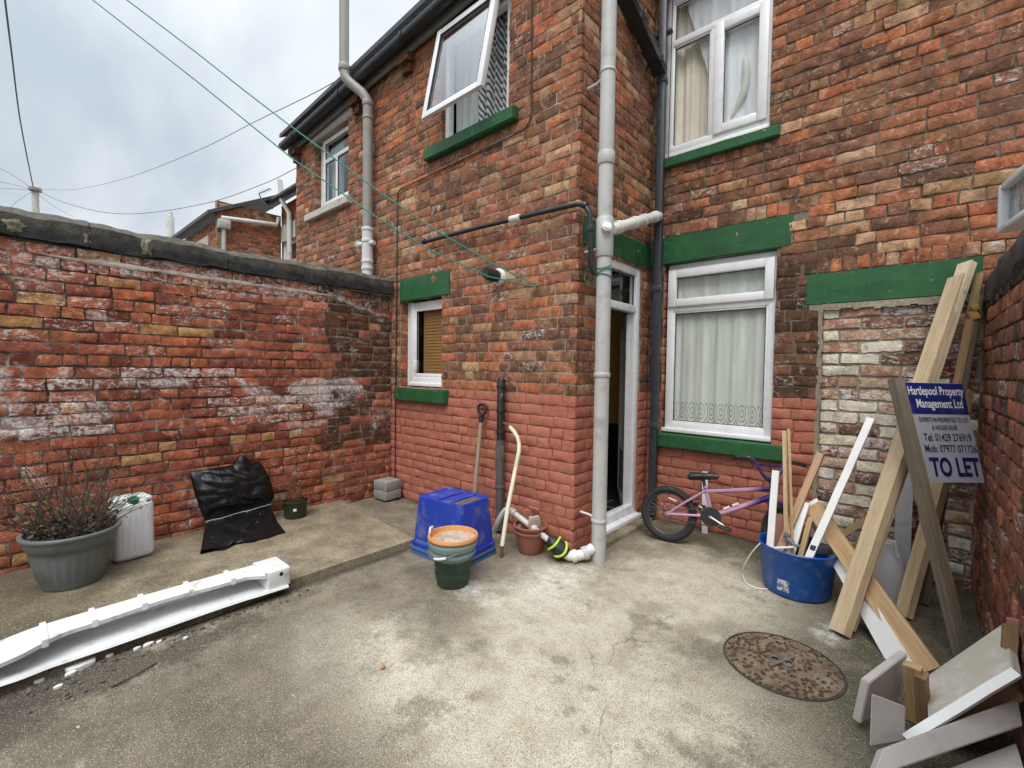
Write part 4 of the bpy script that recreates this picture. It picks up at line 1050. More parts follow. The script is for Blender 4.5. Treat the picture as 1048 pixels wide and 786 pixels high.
wire([(36, 193, 22), (75, 194, 19), (130, 182, 15.5), (200, 155, 11.5), (262, 124, 8.8), (320, 96, 7.2), (366, 70, 6.2)], .0062, 'sagging wire from the telegraph pole to the swan-necked vent pipe')
wire([(38, 194, 22), (62, 206, 21.5), (105, 217, 20.5), (150, 218, 19), (215, 207, 17.5), (270, 188, 16), (303, 172, 15), (330, 158, 14.2)], .012, 'lower sagging wire from the telegraph pole passing behind the far house corner')
for k, (p, lab) in enumerate(((((34, 194, 22), (14, 180, 19), (-10, 168, 17), (-60, 150, 14)), 'uppermost of the thin wires fanning left from the telegraph pole'),
                            (((34, 195, 22), (10, 188, 19), (-60, 176, 14)), 'middle of the thin wires fanning left from the telegraph pole'),
                            (((34, 195, 22), (8, 193, 19), (-60, 192, 14)), 'lowest of the thin wires fanning left from the telegraph pole'),
                            (((36, 196, 22), (55, 211, 24), (75, 222, 27)), 'short thin wire dropping right from the telegraph pole behind the coping'),
                            (((33, 196, 22), (18, 206, 24), (2, 220, 27)), 'short thin wire dropping left from the telegraph pole behind the coping'))):
    wire(p, .008, lab)
wp_ = onx(174, 232, -14)
t = thing('vent_stack', 'small pale vent stack poking up far behind the left wall', 'vent', (wp_.x, wp_.y, 0))
mb = MB(); mb.tube([(wp_.x, wp_.y, 0), onx(174, 222, -14)], .09, 10); mb.build('pipe', MWHITE, t)
mb = MB(); q = onx(174, 222, -14); mb.tube([q, q+V((0, 0, .12))], .06, 10); mb.build('cowl', MWHITE, t)

# green washing lines tied to the soil pipe
ROPE = plain('green_rope', (.010, .21, .15), .6, .15, 30, .2, 200)
ANCH = ony(548, 291, YA-.03)
def line_pts(px, hd):
    a = R(hd); dr_ = V((math.cos(a), math.sin(a), 0)); n = V((-dr_.y, dr_.x, 0)); o = ANCH.copy(); out = []
    for x, y in px:
        d = ray(x, y); out.append(EYEP + d*((o-EYEP).dot(n)/d.dot(n)))
    return out
HDG = 212
for px, lab, zz in (([(60, -62), (130, 0), (200, 53), (248, 91), (300, 131), (385, 194), (440, 232), (508, 272)], 'upper green washing line sloping down past the boiler flue', 0),
                    ([(40, -58), (95, 0), (200, 82), (300, 163), (385, 222), (440, 256), (500, 283)], 'lower green washing line sloping down past the boiler flue', -.02)):
    P = line_pts(px, HDG) + [ANCH+V((0, 0, zz))]
    mb = MB(); mb.tube(P, .0055, 6)
    o = mb.build('washing_line', ROPE, origin=P[-1]); tag(o, lab, 'washing line', 'green washing lines')
mb = MB(); mb.tube([ANCH+V((0, .03, -.01)), ANCH+V((0, -.005, -.01))], .007, 8); mb.tube([ANCH+V((.012*math.cos(2*PI*k/12), -.008, -.01+.022*math.sin(2*PI*k/12))) for k in range(12)], .004, 6, closed=True)
mb.build('line_hook', LEAD, house)
mb = MB()
pts = []
for k in range(3*16+1):
    a = 2*PI*k/16; pts.append(SP+V((.0585*math.cos(a), .0585*math.sin(a), 2.06+.09*k/48+.012*math.sin(a*1.7))))
mb.tube(pts, .0036, 6); mb.tube([pts[8], pts[8]+V((-.06, -.01, -.03)), pts[8]+V((-.11, .0, .02)), pts[8]+V((-.10, .02, .09)), pts[8]+V((-.03, .02, .10))], .003, 6)
o = mb.build('rope_coil', ROPE, origin=SP+V((0, 0, 2.1))); tag(o, 'green rope end wound round the grey soil pipe', 'rope')
# lamp box seen over the right hand wall
l0 = V((.372, 3.92, 2.53)); l0 = EYEP+ray(1025, 190.5)*2.62; l1 = onz(1050, 168, l0.z); l2 = EYEP+ray(1028.7, 237.8)*2.60
lx = (l1-l0); lx.z = 0; lx.normalize(); ly = V((-lx.y, lx.x, 0)); lh = l0.z-l2.z
Ml = Matrix((lx, ly, V((0, 0, 1)))).transposed().to_4x4(); Ml.translation = V((l0.x, l0.y, l0.z-lh))
t = thing('wall_lamp', 'grey framed lamp box with mottled glass above the dark wall at the right edge', 'lamp', mat=Ml)
FP = Plane((0, 0, 0), (1, 0, 0), (0, -1, 0))
mb = MB(); pframe(mb, FP, 0, .42, 0, lh, .035, -.10, .015, .008); pbox(mb, FP, .03, .39, .03, lh-.03, -.11, -.09); mb.build('housing', plain('pale_grey_alloy', (.74, .76, .79), .45, .05), t)
mb = MB(); pbox(mb, FP, .055, .385, .035, lh-.035, -.06, -.02, .004); tm = NT('mottled_glass'); mb.build('glass', tm.set(tm.mix(tm.rng(tm.noise(26, 5), .42, .6), (.20, .22, .23), (.46, .49, .51)), .15), t)
mb = MB(); mb.tube([(.2, .10, .05), (.2, .12, -.2), (.2, .13, -.5)], .02, 8); mb.build('bracket', BLACKPL, t)

# ------------------------------------------------------------------ things in the yard
def rot_to(z, y):
    z = z.normalized(); y = (y-z*y.dot(z)).normalized(); x = y.cross(z)
    return Matrix((x, y, z)).transposed()
def plank(name, a, b, w, th, facing, m, label, cat='plank', group=None, bev=.003, bow=0, endcut=0, mats=None):
    """sawn timber from the middle of its lower end a to the middle of its upper end b; facing = outward normal of the wide face"""
    a, b = V(a), V(b); L = (b-a).length
    M = rot_to(b-a, V(facing)).to_4x4(); M.translation = a
    bm = bmesh.new(); n = max(4, int(L/.12)); sec = [(-w/2, -th/2), (w/2, -th/2), (w/2, th/2), (-w/2, th/2)]
    rng = random.Random(hash(label) % 1000 if False else len(label)*7+int(L*100))
    rows = []
    for i in range(n+1):
        t_ = i/n; z = L*t_
        off = bow*4*t_*(1-t_); j = rng.uniform(-.0012, .0012)
        rows.append([bm.verts.new((x+j, y+off, z + (endcut*x/w if i == n else 0))) for x, y in sec])
    for i in range(n):
        for k in range(4): bm.faces.new((rows[i][k], rows[i][(k+1) % 4], rows[i+1][(k+1) % 4], rows[i+1][k]))
    bm.faces.new(rows[0]); bm.faces.new(rows[-1])
    if bev: bmesh.ops.bevel(bm, geom=[e for e in bm.edges if e.calc_face_angle(0) > .6], offset=bev, segments=2, affect='EDGES')
    bmesh.ops.recalc_face_normals(bm, faces=bm.faces)
    me = bpy.data.meshes.new(name); bm.to_mesh(me); bm.free(); me.materials.append(m)
    me.shade_smooth(); me.set_sharp_from_angle(angle=R(35))
    o = bpy.data.objects.new(name, me); COL.objects.link(o); o.matrix_world = M
    return tag(o, label, cat, group)
def slab(name, pts, th, m, label, cat='board', group=None, bev=.003):
    """flat board given by the four corners of its upper face"""
    P = [V(p) for p in pts]; n = (P[1]-P[0]).cross(P[3]-P[0]).normalized()
    if n.dot(EYEP-P[0]) < 0: n = -n
    mb = MB(); mb.prism(P, (0, 0, 0), -n*th)
    if bev: bmesh.ops.bevel(mb.bm, geom=list(mb.bm.edges), offset=bev, segments=2, affect='EDGES')
    o = mb.build(name, m, origin=P[0]); return tag(o, label, cat, group)

PINE = wood_mat('fresh_pine', (.66, .52, .34), (.50, .35, .19))
PINEA = wood_mat('handled_pine', (.60, .475, .315), (.47, .345, .205))
PINE2 = wood_mat('yellowed_pine', (.50, .34, .19), (.34, .21, .10))
PINE3 = wood_mat('pale_planed_pine', (.74, .65, .48), (.62, .50, .33))
OLDW = wood_mat('weathered_timber', (.24, .19, .13), (.14, .105, .075), grey=.65, rough=.85)
BRNW = wood_mat('brown_old_timber', (.30, .19, .10), (.19, .11, .055))
def board_mat(name, col, under):
    t = NT(name); P = t.pos()
    c = t.mulc(col, t.rng(t.noise(5, 6, .6, P), .3, .7, .92, 1.07))
    c = t.mix(t.rng(t.noise(8, 8, .7, P), .56, .70, 0, .5, True), c, tuple(x*.55 for x in col))
    c = t.mix(t.rng(t.noise(26, 8, .75, P), .655, .67, 0, .8), c, under)
    v = t.vor(8, P); c = t.mix(t.rng(v, .075, .06, 0, .55), c, tuple(x*.6 for x in col)); c = t.mix(t.rng(v, .030, .022), c, (.03, .025, .02))
    return t.set(c, t.rng(t.noise(9, 5, .6, P), .3, .7, .38, .6), t.bump(t.math('ADD', t.noise(45, 5, .6, P), t.math('MULTIPLY', t.rng(v, .05, .03), -1.0)), .2, .003))
GREYP = board_mat('lilac_grey_paint', (.43, .395, .375), (.30, .21, .13))
PALEP = plain('pale_dusty_board', (.50, .46, .385), .7, .08, 5, .1, 60, dirt=(.66, .65, .62), dirtamt=.5, dscale=9, dlo=.5, dhi=.65)

# planter with a dying shrub
pc = V((-3.845, .275, .05))
t = thing('planter', 'large round grey plastic planter beside the white jerrycan', 'planter', pc)
def ribs(a, z): return 1+ (.030*(.5+.5*math.cos(26*a))**2 if .06 < z < .23 else 0)
mb = MB(); mb.lathe([(0, 0), (.135, 0), (.142, .012), (.15, .05), (.158, .07), (.172, .14), (.188, .21), (.196, .245), (.205, .25), (.213, .29), (.218, .315), (.232, .318), (.235, .33), (.228, .338), (.212, .336), (.205, .29), (.0, .27)], pc, 104, ribs)
mb.build('pot', plain('grey_green_plastic', (.145, .163, .160), .42, .16, 5, .06, dirt=(.05, .045, .04), dirtamt=.7, dscale=4, dlo=.48, dhi=.7), t, ang=60)
mb = MB(); mb.grid(lambda a, b: pc+V((.205*a*math.cos(2*PI*b), .205*a*math.sin(2*PI*b), .305+.03*noise.noise(V((a*9*math.cos(2*PI*b), a*9*math.sin(2*PI*b), 0)))+.03*(1-a))), 12, 40)
mb.build('soil', plain('dark_soil', (.035, .026, .019), .95, .4, 20, .9, 60), t)
t = thing('shrub', 'straggly half-dead shrub with brown twigs in the grey planter', 'plant', pc+V((0, 0, .31)))
rng = random.Random(8)
tw, lf_, dl = MB(), MB(), MB()
def leafq(mb, p, s, rng):
    a = V((rng.gauss(0, 1), rng.gauss(0, 1), rng.gauss(0, .6))).normalized(); b = a.orthogonal().normalized(); b.rotate(Matrix.Rotation(rng.uniform(0, 6), 3, a))
    n = a.cross(b)
    v = [mb.bm.verts.new(q) for q in (p, p+a*s*.5+b*s*.28+n*s*.06, p+a*s, p+a*s*.5-b*s*.28+n*s*.06)]
    mb.bm.faces.new(v)
for k in range(130):
    a = rng.uniform(0, 2*PI); r0 = .17*math.sqrt(rng.random())
    p = pc+V((r0*math.cos(a), r0*math.sin(a), .31)); h = rng.uniform(.16, .52) if k > 26 else rng.uniform(.5, .88)
    out = rng.uniform(.15, 1.15)*(1 if k > 6 else .3); d = V((math.cos(a)*out, math.sin(a)*out, 1)).normalized()
    if k < 4: p = pc+V((.0, .10, .31)); d = V((.02, .10+.05*k, 1)).normalized()
    path = [p]; q = p.copy()
    for i in range(7):
        d = (d+V((rng.gauss(0, .13), rng.gauss(0, .13), rng.gauss(0, .06)-.03))).normalized(); q = q+d*h/7
        if q.x < XL+.03: q.x = XL+.03
        path.append(q.copy())
        for _ in range(2):
            if rng.random() < .26: leafq(lf_ if rng.random() < .4 else dl, q+V((rng.gauss(0, .012), rng.gauss(0, .012), 0)), rng.uniform(.014, .034), rng)
        if rng.random() < .35 and i > 1:
            e = (d+V((rng.gauss(0, .6), rng.gauss(0, .6), .1))).normalized(); tw.tube([q, q+e*h*.12, q+e*h*.26], .0012, 5)
    r_ = rng.uniform(.0022, .0042); tw.tube(path, r_, 5, radii=[r_*(1-.7*i/7) for i in range(8)])
for k in range(700):
    a = rng.uniform(0, 2*PI); r0 = .20*math.sqrt(rng.random()); leafq(dl, pc+V((r0*math.cos(a), r0*math.sin(a), .315+.13*rng.random()*(1-r0*3))), rng.uniform(.018, .045), rng)
tw.build('twigs', plain('brown_twig', (.075, .055, .042), .8, .4, 20, 0), t)
lf_.build('green_leaves', plain('olive_leaf', (.10, .11, .035), .6, .35, 30, 0), t, smooth=False); dl.build('dead_leaves', plain('dead_leaf', (.062, .045, .032), .8, .6, 40, 0), t, smooth=False)
# jerrycan
jc = V((-4.07, .585, .05)); 
Mj = Matrix.Rotation(R(6), 4, 'Z'); Mj.translation = jc
t = thing('jerrycan', 'white plastic jerrycan with a green cap against the brick wall', 'jerrycan', mat=Mj)
mb = MB(); mb.box((0, 0, .20), (.20, .228, .40), None, .040, 6)
mb.box((-.03, .0, .395), (.12, .215, .075), None, .034, 6); mb.box((.045, -.082, .395), (.075, .05, .07), None, .022, 4); mb.box((.045, .084, .395), (.075, .045, .07), None, .02, 4)
mb.build('body', plain('milky_plastic', (.70, .71, .72), .35, .06, 4, .05, 40, dirt=(.35, .31, .26), dirtamt=.35, dscale=5), t)
mb = MB(); mb.tube([(.055, .0, .385), (.062, .0, .402), (.068, .0, .425)], .032, 20); 
mb.build('cap', plain('green_cap', (.015, .17, .09), .4, .05), t)
mb = MB()
for k in range(5): mb.tube([(.1005, -.065+.033*k, .06), (.1005, -.065+.033*k, .32)], .0035, 6)
mb.build('moulded_ribs', plain('milky_plastic', (.70, .71, .72)), t)
# black plastic sheet bundle
left = [((194, 483), 0), ((199, 503), .3), ((206, 524), .58), ((211, 535), .68), ((208, 553), .85), ((205, 571), 1)]
rgt = [((266, 472), 0), ((276, 488), .3), ((281, 508), .58), ((276, 517), .68), ((284, 534), .85), ((293, 546), 1)]
def interp(tab, v):
    for (p, a), (q, b) in zip(tab, tab[1:]):
        if v <= b: f = (v-a)/(b-a); return (p[0]+(q[0]-p[0])*f, p[1]+(q[1]-p[1])*f)
    return tab[-1][0]
def sheet_x(v): return XL+.05 + .16*v + (.0 if v < .68 else (v-.68)/.32*.34)
def sheet(u, v, back=False):
    pl_, pr_ = interp(left, v), interp(rgt, v)
    x, y = pl_[0]+(pr_[0]-pl_[0])*u, pl_[1]+(pr_[1]-pl_[1])*u
    if v < .12: y -= (9 if .62 < u < .86 else 0)*(1-v/.12)*math.sin(max(0, min(1, (u-.62)/.24))*PI) 
    p = onx(x, y, sheet_x(v))
    edge = min(u, 1-u, .5)*2
    b = math.sin(PI*min(max(u, 0), 1))**.5
    pin = 1-math.exp(-((v-.66)/.05)**2)
    puff = (.060*math.sin(PI*min(v/.66, 1))**.6 if v < .66 else .05*math.sin(PI*(v-.66)/.34)**.8)*b
    wr = .026*abs(noise.noise(V((u*3+v*2, v*6-u*2, 2))))*1.6 + .004*noise.noise(V((u*14, v*10, 1))) + .010*abs(noise.noise(V((u*7-v*4, v*4+u*3, 7))))
    if v > .68: wr += .020*math.sin(u*16+3.5*math.sin(v*8)+2*noise.noise(V((u*4, v*5, 8))))*min(1, (v-.68)/.08)+.010*abs(noise.noise(V((u*6, v*10, 5))))
    p.x += 0 if back else (puff*pin + wr*b)
    if back: p.x -= .015
    p.z = max(p.z, .053)
    return p
mb = MB(); mb.grid(lambda a, b: sheet(a, b), 70, 80); mb.grid(lambda a, b: sheet(a, b, True), 40, 40)
gb_ = NT('black_polythene')
BAG = gb_.set((.005, .005, .0055), .27, gb_.bump(gb_.noise(14, 6, .6, None, 1.2), .6, .012), Specular_IOR_Level=.40)
o = mb.build('plastic_bundle', BAG, origin=(-4.15, 1.2, .05), ang=180); tag(o, 'black polythene wrapped bundle tied with string leaning on the brick wall', 'bundle')
BASE[o.name] = V((-4.15, 1.2, .05))
mb = MB(); mb.tube([sheet(u/30, .665)+V((.012, 0, 0)) for u in range(31)], .003, 6); mb.build('string', plain('grey_string', (.42, .42, .42), .8), o)
mb = MB()
for (u, v, l) in ((.38, .68, .06), (.62, .67, .03), (.8, .72, .05), (.72, .78, .035), (.2, .99, .04), (.5, .96, .04)):
    p = sheet(u, v)+V((.012, 0, 0)); mb.tube([p, p+V((.004, .01, -l*.5)), p+V((.006, -.004, -l))], .002, 5)
mb.build('string_end', plain('grey_string', (.42, .42, .42), .8), o)
# small green plant pot
gp_ = V((-4.115, 1.735, .05))
t = thing('plant_pot', 'small dark green plant pot beside the black bundle', 'plant pot', gp_)
mb = MB(); mb.lathe([(0, 0), (.088, 0), (.092, .01), (.10, .135), (.108, .137), (.109, .150), (.10, .152), (.096, .13), (0, .125)], gp_, 40); mb.build('pot', plain('dark_green_plastic', (.022, .035, .014), .45, .15, 6, .05), t)
mb = MB(); mb.box(gp_+V((.085, -.04, .085)), (.03, .028, .022), Matrix.Rotation(R(-25), 3, 'Z'), .003); mb.build('sticker', plain('pale_sticker', (.6, .58, .55), .6), t)
t = thing('small_plant', 'small reddish wilting plant in the dark green pot', 'plant', gp_+V((0, 0, .13)))
a_, b_, c_ = MB(), MB(), MB(); rng = random.Random(12)
for k in range(34):
    an = rng.uniform(0, 2*PI); r0 = .08*rng.random(); p = gp_+V((r0*math.cos(an), r0*math.sin(an), .13)); q = p+V((rng.gauss(0, .05), rng.gauss(0, .05), rng.uniform(.05, .22)))
    if q.x < XL+.03: q.x = XL+.03
    a_.tube([p, (p+q)/2+V((0, 0, .015)), q], .0013, 5)
    for j in range(6): leafq(b_ if rng.random() < .5 else c_, p.lerp(q, rng.uniform(.3, 1)), rng.uniform(.015, .032), rng)
a_.build('stems', plain('red_stem', (.16, .05, .03), .7), t); b_.build('leaves', plain('rusty_leaf', (.20, .09, .04), .7, .3, 30, 0), t, smooth=False); c_.build('green_leaves', plain('olive_leaf', (.10, .11, .035)), t, smooth=False)

# long white plastic trim lying on the edge of the path
t = thing('plastic_trim', 'long white ribbed plastic trim with a boxed end lying along the path edge', 'trim', (-2.93, .5, .05))
Y0, Y1 = -.42, 1.165
def sst(a, b, x): x = max(0, min(1, (x-a)/(b-a))); return x*x*(3-2*x)
def xf(y): return -2.900 + .06*sst(.93, 1.03, y) - .022*sst(.30, .55, y)*sst(.8, .6, y) + .075*sst(.20, .02, y)
def zt_(y): return .160 - .03*sst(.12, -.15, y) + .006*math.sin(y*3)
def xb(y): return -3.05+.012*math.sin(y*1.7)
def xl(y): return -2.828 + .008*math.sin(y*6)+.02*sst(.14, .02, y) + .006*sst(.90, 1.0, y)
def trim_prof(y):
    o = [(xf(y), zt_(y)-.024), (xf(y)+.003, zt_(y)-.004), (xf(y)-.004, zt_(y)+.001), (xb(y)+.012, zt_(y)+.004), (xb(y), zt_(y)-.008), (xb(y)+.004, .075), (xb(y)+.02, .060), (xl(y)-.06, .057), (xl(y)+.004, .063), (xl(y)+.010, .052)]
    i_ = [(xl(y)+.004, .052), (xl(y)-.002, .0585), (xl(y)-.06, .0530), (xb(y)+.016, .0555), (xb(y)+.0, .07)]
    i2 = [(xb(y)+.009, .0765), (xb(y)+.0065, zt_(y)-.013), (xb(y)+.016, zt_(y)-.003), (xf(y)-.007, zt_(y)-.005), (xf(y)-.005, zt_(y)-.024)]
    top = o[:5]+[(xb(y)+.004, .0765)]+i2
    return top
TRIM = plain('scuffed_white_plastic', (.68, .68, .675), .38, .05, 5, .06, 40, dirt=(.33, .29, .24), dirtamt=.65, dscale=8, dlo=.53, dhi=.70)
def sweep(profs):
    mb = MB(); rows = [[mb.bm.verts.new(p) for p in pr] for pr in profs]
    for a, b in zip(rows, rows[1:]):
        n = len(a)
        for k in range(n): mb.bm.faces.new((a[k], a[(k+1) % n], b[(k+1) % n], b[k]))
    mb.bm.faces.new(rows[0]); mb.bm.faces.new(rows[-1]); return mb
ys_ = [Y0+(Y1-.02-Y0)*i/120 for i in range(121)]
sweep([[V((x, y, z)) for x, z in trim_prof(y)] for y in ys_]).build('channel', TRIM, t, ang=40)
sweep([[V((x, y, z)) for x, z in ((xb(y)+.004, .075), (xb(y)+.02, .061), (xl(y)-.06, .058), (xl(y)+.002, .064), (xl(y)+.010, .052), (xl(y)+.003, .0515), (xl(y)-.06, .052), (xb(y)+.0, .053), (xb(y)-.004, .075))] for y in ys_]).build('lower_flange', TRIM, t, ang=40)
mb = MB()
mb.box((-2.943, 1.10, .112), (.222, .135, .116), None, .012, 3); mb.build('end_box', TRIM, t)
for k, y in enumerate((1.02, .86, .66, .46, .27, .10, -.10, -.3)):
    mb = MB(); mb.prism([V((xb(y)-.004, y, zt_(y)-.012)), V((xb(y)-.002, y, zt_(y)+.011)), V((xf(y)+.004, y, zt_(y)+.008)), V((xf(y)+.006, y, zt_(y)-.026)), V((xf(y)-.002, y, zt_(y)-.026)), V((xf(y)-.004, y, zt_(y)-.002)), V((xb(y)+.006, y, zt_(y)))], (0, 0, 0), (0, .022, 0)); mb.build('rib', TRIM, t)
mb = MB(); mb.box((-3.036, .93, .118), (.012, .07, .05)); mb.build('cutout', DARK, t, smooth=False)
mb = MB(); mb.tube([(-2.838, 1.11, .138), (-2.831, 1.11, .138)], .012, 14); mb.build('end_hole', DARK, t)

# two grey blocks
bc = onz(393.4, 514, .012); Rb = Matrix.Rotation(R(4), 3, 'Z')
BLOCK = plain('grey_concrete_block', (.27, .265, .24), .9, .15, 18, .6, 90, dirt=(.13, .12, .10), dirtamt=.4)
for k, lab in enumerate(('lower grey concrete paver of the pair in the yard corner', 'upper grey concrete paver of the pair in the yard corner')):
    mb = MB(); mb.box(bc+V((-.105, .105, .055+.098*k)), (.205, .20, .094), Matrix.Rotation(R(4+3*k), 3, 'Z'), .006)
    o = mb.build('concrete_paver', BLOCK, origin=bc+V((-.105, .105, .006+.098*k))); tag(o, lab, 'paver', 'grey pavers stacked in the corner')
# blue boxes, upside down
def crate(c, w, l, h, taper, m, label, rot, thick=.004, rim=.02):
    M = Matrix.Rotation(R(rot), 4, 'Z'); M.translation = V(c)
    t = thing('storage_box', label, 'box', mat=M, group='upturned blue storage boxes')
    bm = MB(); 
    def ring(z, k, r=.04, seg=6):
        W_, L_ = w/2*k, l/2*k; out = []
        for (sx_, sy_, a0) in ((1, 1, 0), (-1, 1, 90), (-1, -1, 180), (1, -1, 270)):
            for i in range(seg+1):
                a = R(a0+90*i/seg); out.append((sx_*(W_-r)+r*math.cos(a), sy_*(L_-r)+r*math.sin(a), z))
        return out
    rings = [ring(0.0, 1.0), ring(.02, 1.0), ring(.021, .985), ring(h*.5, (1+taper)/2), ring(h-.012, taper), ring(h, taper*.985, .045), ring(h, taper*.93, .04), ring(h-.006, taper*.915, .04)]
    vs = [[bm.bm.verts.new(p) for p in r_] for r_ in rings]
    n = len(vs[0])
    for a, b in zip(vs, vs[1:]):
        for k in range(n): bm.bm.faces.new((a[k], a[(k+1) % n], b[(k+1) % n], b[k]))
    bm.bm.faces.new(vs[-1]); bm.build('body', m, t, ang=40)
    return t, ring
BLUE = plain('royal_blue_plastic', sr(32, 62, 166, .9), .42, .10, 4, .08, 30, dirt=(.24, .23, .23), dirtamt=.42, dscale=9, dlo=.50, dhi=.72)
BLUE2 = plain('faded_blue_plastic', sr(78, 112, 172, .85), .42, .08, 4, .05, 30, dirt=(.25, .24, .24), dirtamt=.3)
bx = V((-2.575, 2.265, 0))
t2, ring2 = crate(bx, .52, .40, .36, .86, BLUE2, 'paler blue storage box underneath, only its wide rim showing', 5)
mb = MB()
for z in (.0, .035):
    A = [mb.bm.verts.new(p) for p in ring2(z, 1.04)]; B = [mb.bm.verts.new(p) for p in ring2(z+.018, 1.045)]; C2 = [mb.bm.verts.new(p) for p in ring2(z+.018, .95)]; D2 = [mb.bm.verts.new(p) for p in ring2(z, .95)]
    n = len(A)
    for P_, Q_ in ((A, B), (B, C2), (C2, D2), (D2, A)):
        for k in range(n): mb.bm.faces.new((P_[k], P_[(k+1) % n], Q_[(k+1) % n], Q_[k]))
mb.build('rim', BLUE2, t2, ang=40)
t1, ring1 = crate(bx+V((0, 0, .068)), .51, .39, .365, .87, BLUE, 'royal blue storage box upside down on top of the paler one', 5)
mb = MB(); A = [mb.bm.verts.new(p) for p in ring1(0, 1.035)]; B = [mb.bm.verts.new(p) for p in ring1(.022, 1.035)]; C2 = [mb.bm.verts.new(p) for p in ring1(.024, .96)]; D2 = [mb.bm.verts.new(p) for p in ring1(0, .96)]; n = len(A)
for P_, Q_ in ((A, B), (B, C2), (C2, D2), (D2, A)):
    for k in range(n): mb.bm.faces.new((P_[k], P_[(k+1) % n], Q_[(k+1) % n], Q_[k]))
mb.build('rim', BLUE, t1, ang=40)
mb = MB(); mb.box((-.03, 0, .364), (.012, .27, .006), None, .002); mb.box((.10, .0, .364), (.012, .27, .006), None, .002); mb.build('base_rib', BLUE, t1)
mb = MB(); mb.grid(lambda a, b: V((.115+.085*a, -.13+.22*b, .3605+.010*max(0, noise.noise(V((a*4, b*6, 0)))+.2)*math.sin(PI*a)*math.sin(PI*b))), 14, 24); mb.build('dirt', plain('wet_leaf_litter', (.10, .085, .07), .95, .5, 50, .6, 120), t1)
# nested buckets
kc = V((-2.205, 1.935, 0))
def bucket(name, label, c, prof, m, cat, seg=56, mod=None, group='nested buckets'):
    t = thing(name, label, cat, c, group)
    mb = MB(); mb.lathe(prof, c, seg, mod); mb.build('body', m, t, ang=40); return t
DGRN = plain('bottle_green_plastic', (.018, .040, .026), .4, .12, 6, .05, dirt=(.09, .085, .07), dirtamt=.4, dscale=7)
TEAL = plain('pale_teal_plastic', (.20, .30, .28), .45, .08, 6, .05, dirt=(.16, .16, .14), dirtamt=.4)
ORNG = plain('orange_plastic', sr(214, 150, 96, .85), .45, .08, 6, .05, dirt=(.35, .30, .25), dirtamt=.4)
def hexm(a, z): return 1+.012*math.cos(a*9)
bucket('bucket', 'bottle green bucket at the bottom of the nested stack', kc, [(0, 0), (.098, 0), (.103, .008), (.106, .05), (.112, .052), (.116, .09), (.111, .092), (.130, .215), (.138, .222), (.136, .23), (.122, .225), (.10, .02), (0, .015)], DGRN, 'bucket')
tb1 = bucket('bucket', 'pale teal bucket with a hanging white-gripped handle in the nested stack', kc+V((0, 0, .20)), [(.10, -.10), (.128, 0), (.146, .005), (.150, .016), (.148, .026), (.136, .026), (.145, .045), (.151, .05), (.153, .066), (.146, .07), (.132, .06), (.10, -.09)], TEAL, 'bucket')
mb = MB(); hp = []
for k in range(25):
    a = R(-160+150*k/24-15); hp.append(kc+V((.158*math.cos(a), .158*math.sin(a), .262-.055*math.sin(PI*k/24))))
mb.tube(hp, .0035, 8); mb.build('handle', LEAD, tb1)
mb = MB(); mb.tube(hp[14:20], .008, 10); mb.build('handle_grip', MWHITE, tb1)
tb2 = bucket('bucket', 'second pale teal bucket just under the orange tub', kc+V((0, 0, .245)), [(.11, -.12), (.145, .012), (.155, .018), (.160, .034), (.157, .046), (.147, .046), (.135, .0), (.105, -.11)], TEAL, 'bucket', 96, lambda a, z: 1+(.008*math.cos(48*a) if z < .03 else 0))
tb3 = bucket('bucket', 'shallow orange tub on top of the nested buckets', kc+V((0, 0, .285)), [(.12, -.06), (.150, .012), (.160, .014), (.165, .026), (.160, .040), (.150, .040), (.146, .030), (.140, .012), (.0, -.002)], ORNG, 'bucket')
mb = MB(); mb.grid(lambda a, b: kc+V((.128*a*math.cos(2*PI*b)+.012, .128*a*math.sin(2*PI*b)+.008, .292+.012*noise.noise(V((a*6*math.cos(2*PI*b), a*6*math.sin(2*PI*b), 4)))+.006)), 14, 48)
mb.build('dried_plaster', plain('crusty_plaster', (.40, .32, .25), .95, .35, 14, .8, 60, dirt=(.56, .32, .16), dirtamt=.5, dscale=6), tb3)
mb = MB(); ah = R(205); mb.tube([kc+V((.158*math.cos(ah+d), .158*math.sin(ah+d), .285+z)) for d, z in ((-.25, -.03), (-.22, .03), (-.1, .062), (.05, .065), (.17, .03), (.2, -.02))], .008, 10); mb.build('handle', MWHITE, tb1)
# spade leaning on the wall behind the blue boxes
a, b = V((-2.79, 2.66, .05)), V((-2.842, 2.815, .985)); dv = b-a
t = thing('spade', 'long handled spade with a black D grip leaning on the painted wall', 'spade', a)
mb = MB(); mb.tube([a+dv*.25, b-dv*.02], .017, 14); mb.build('shaft', wood_mat('grey_ash_shaft', (.36, .30, .23), (.26, .20, .15)), t)
mb = MB(); g0 = b-dv*.06; mb.tube([g0, b], .021, 12, radii=[.020, .022]); x_ = V((1, 0, 0)); u_ = dv.normalized()
mb.tube([b, b+u_*.035-x_*.045, b+u_*.085-x_*.052, b+u_*.10-x_*.03, b+u_*.10+x_*.03, b+u_*.085+x_*.052, b+u_*.035+x_*.045, b], .013, 10); mb.build('grip', BLACKPL, t)
mb = MB(); mb.grid(lambda q, w: a+dv*(.30*w)+V((-.09+.18*q, -.01-.02*math.sin(PI*q), 0)), 10, 8); bmesh.ops.solidify(mb.bm, geom=list(mb.bm.faces), thickness=.004); mb.build('blade', plain('rusty_steel', (.14, .10, .08), .6, .3, 8, .3, metal=.5), t)
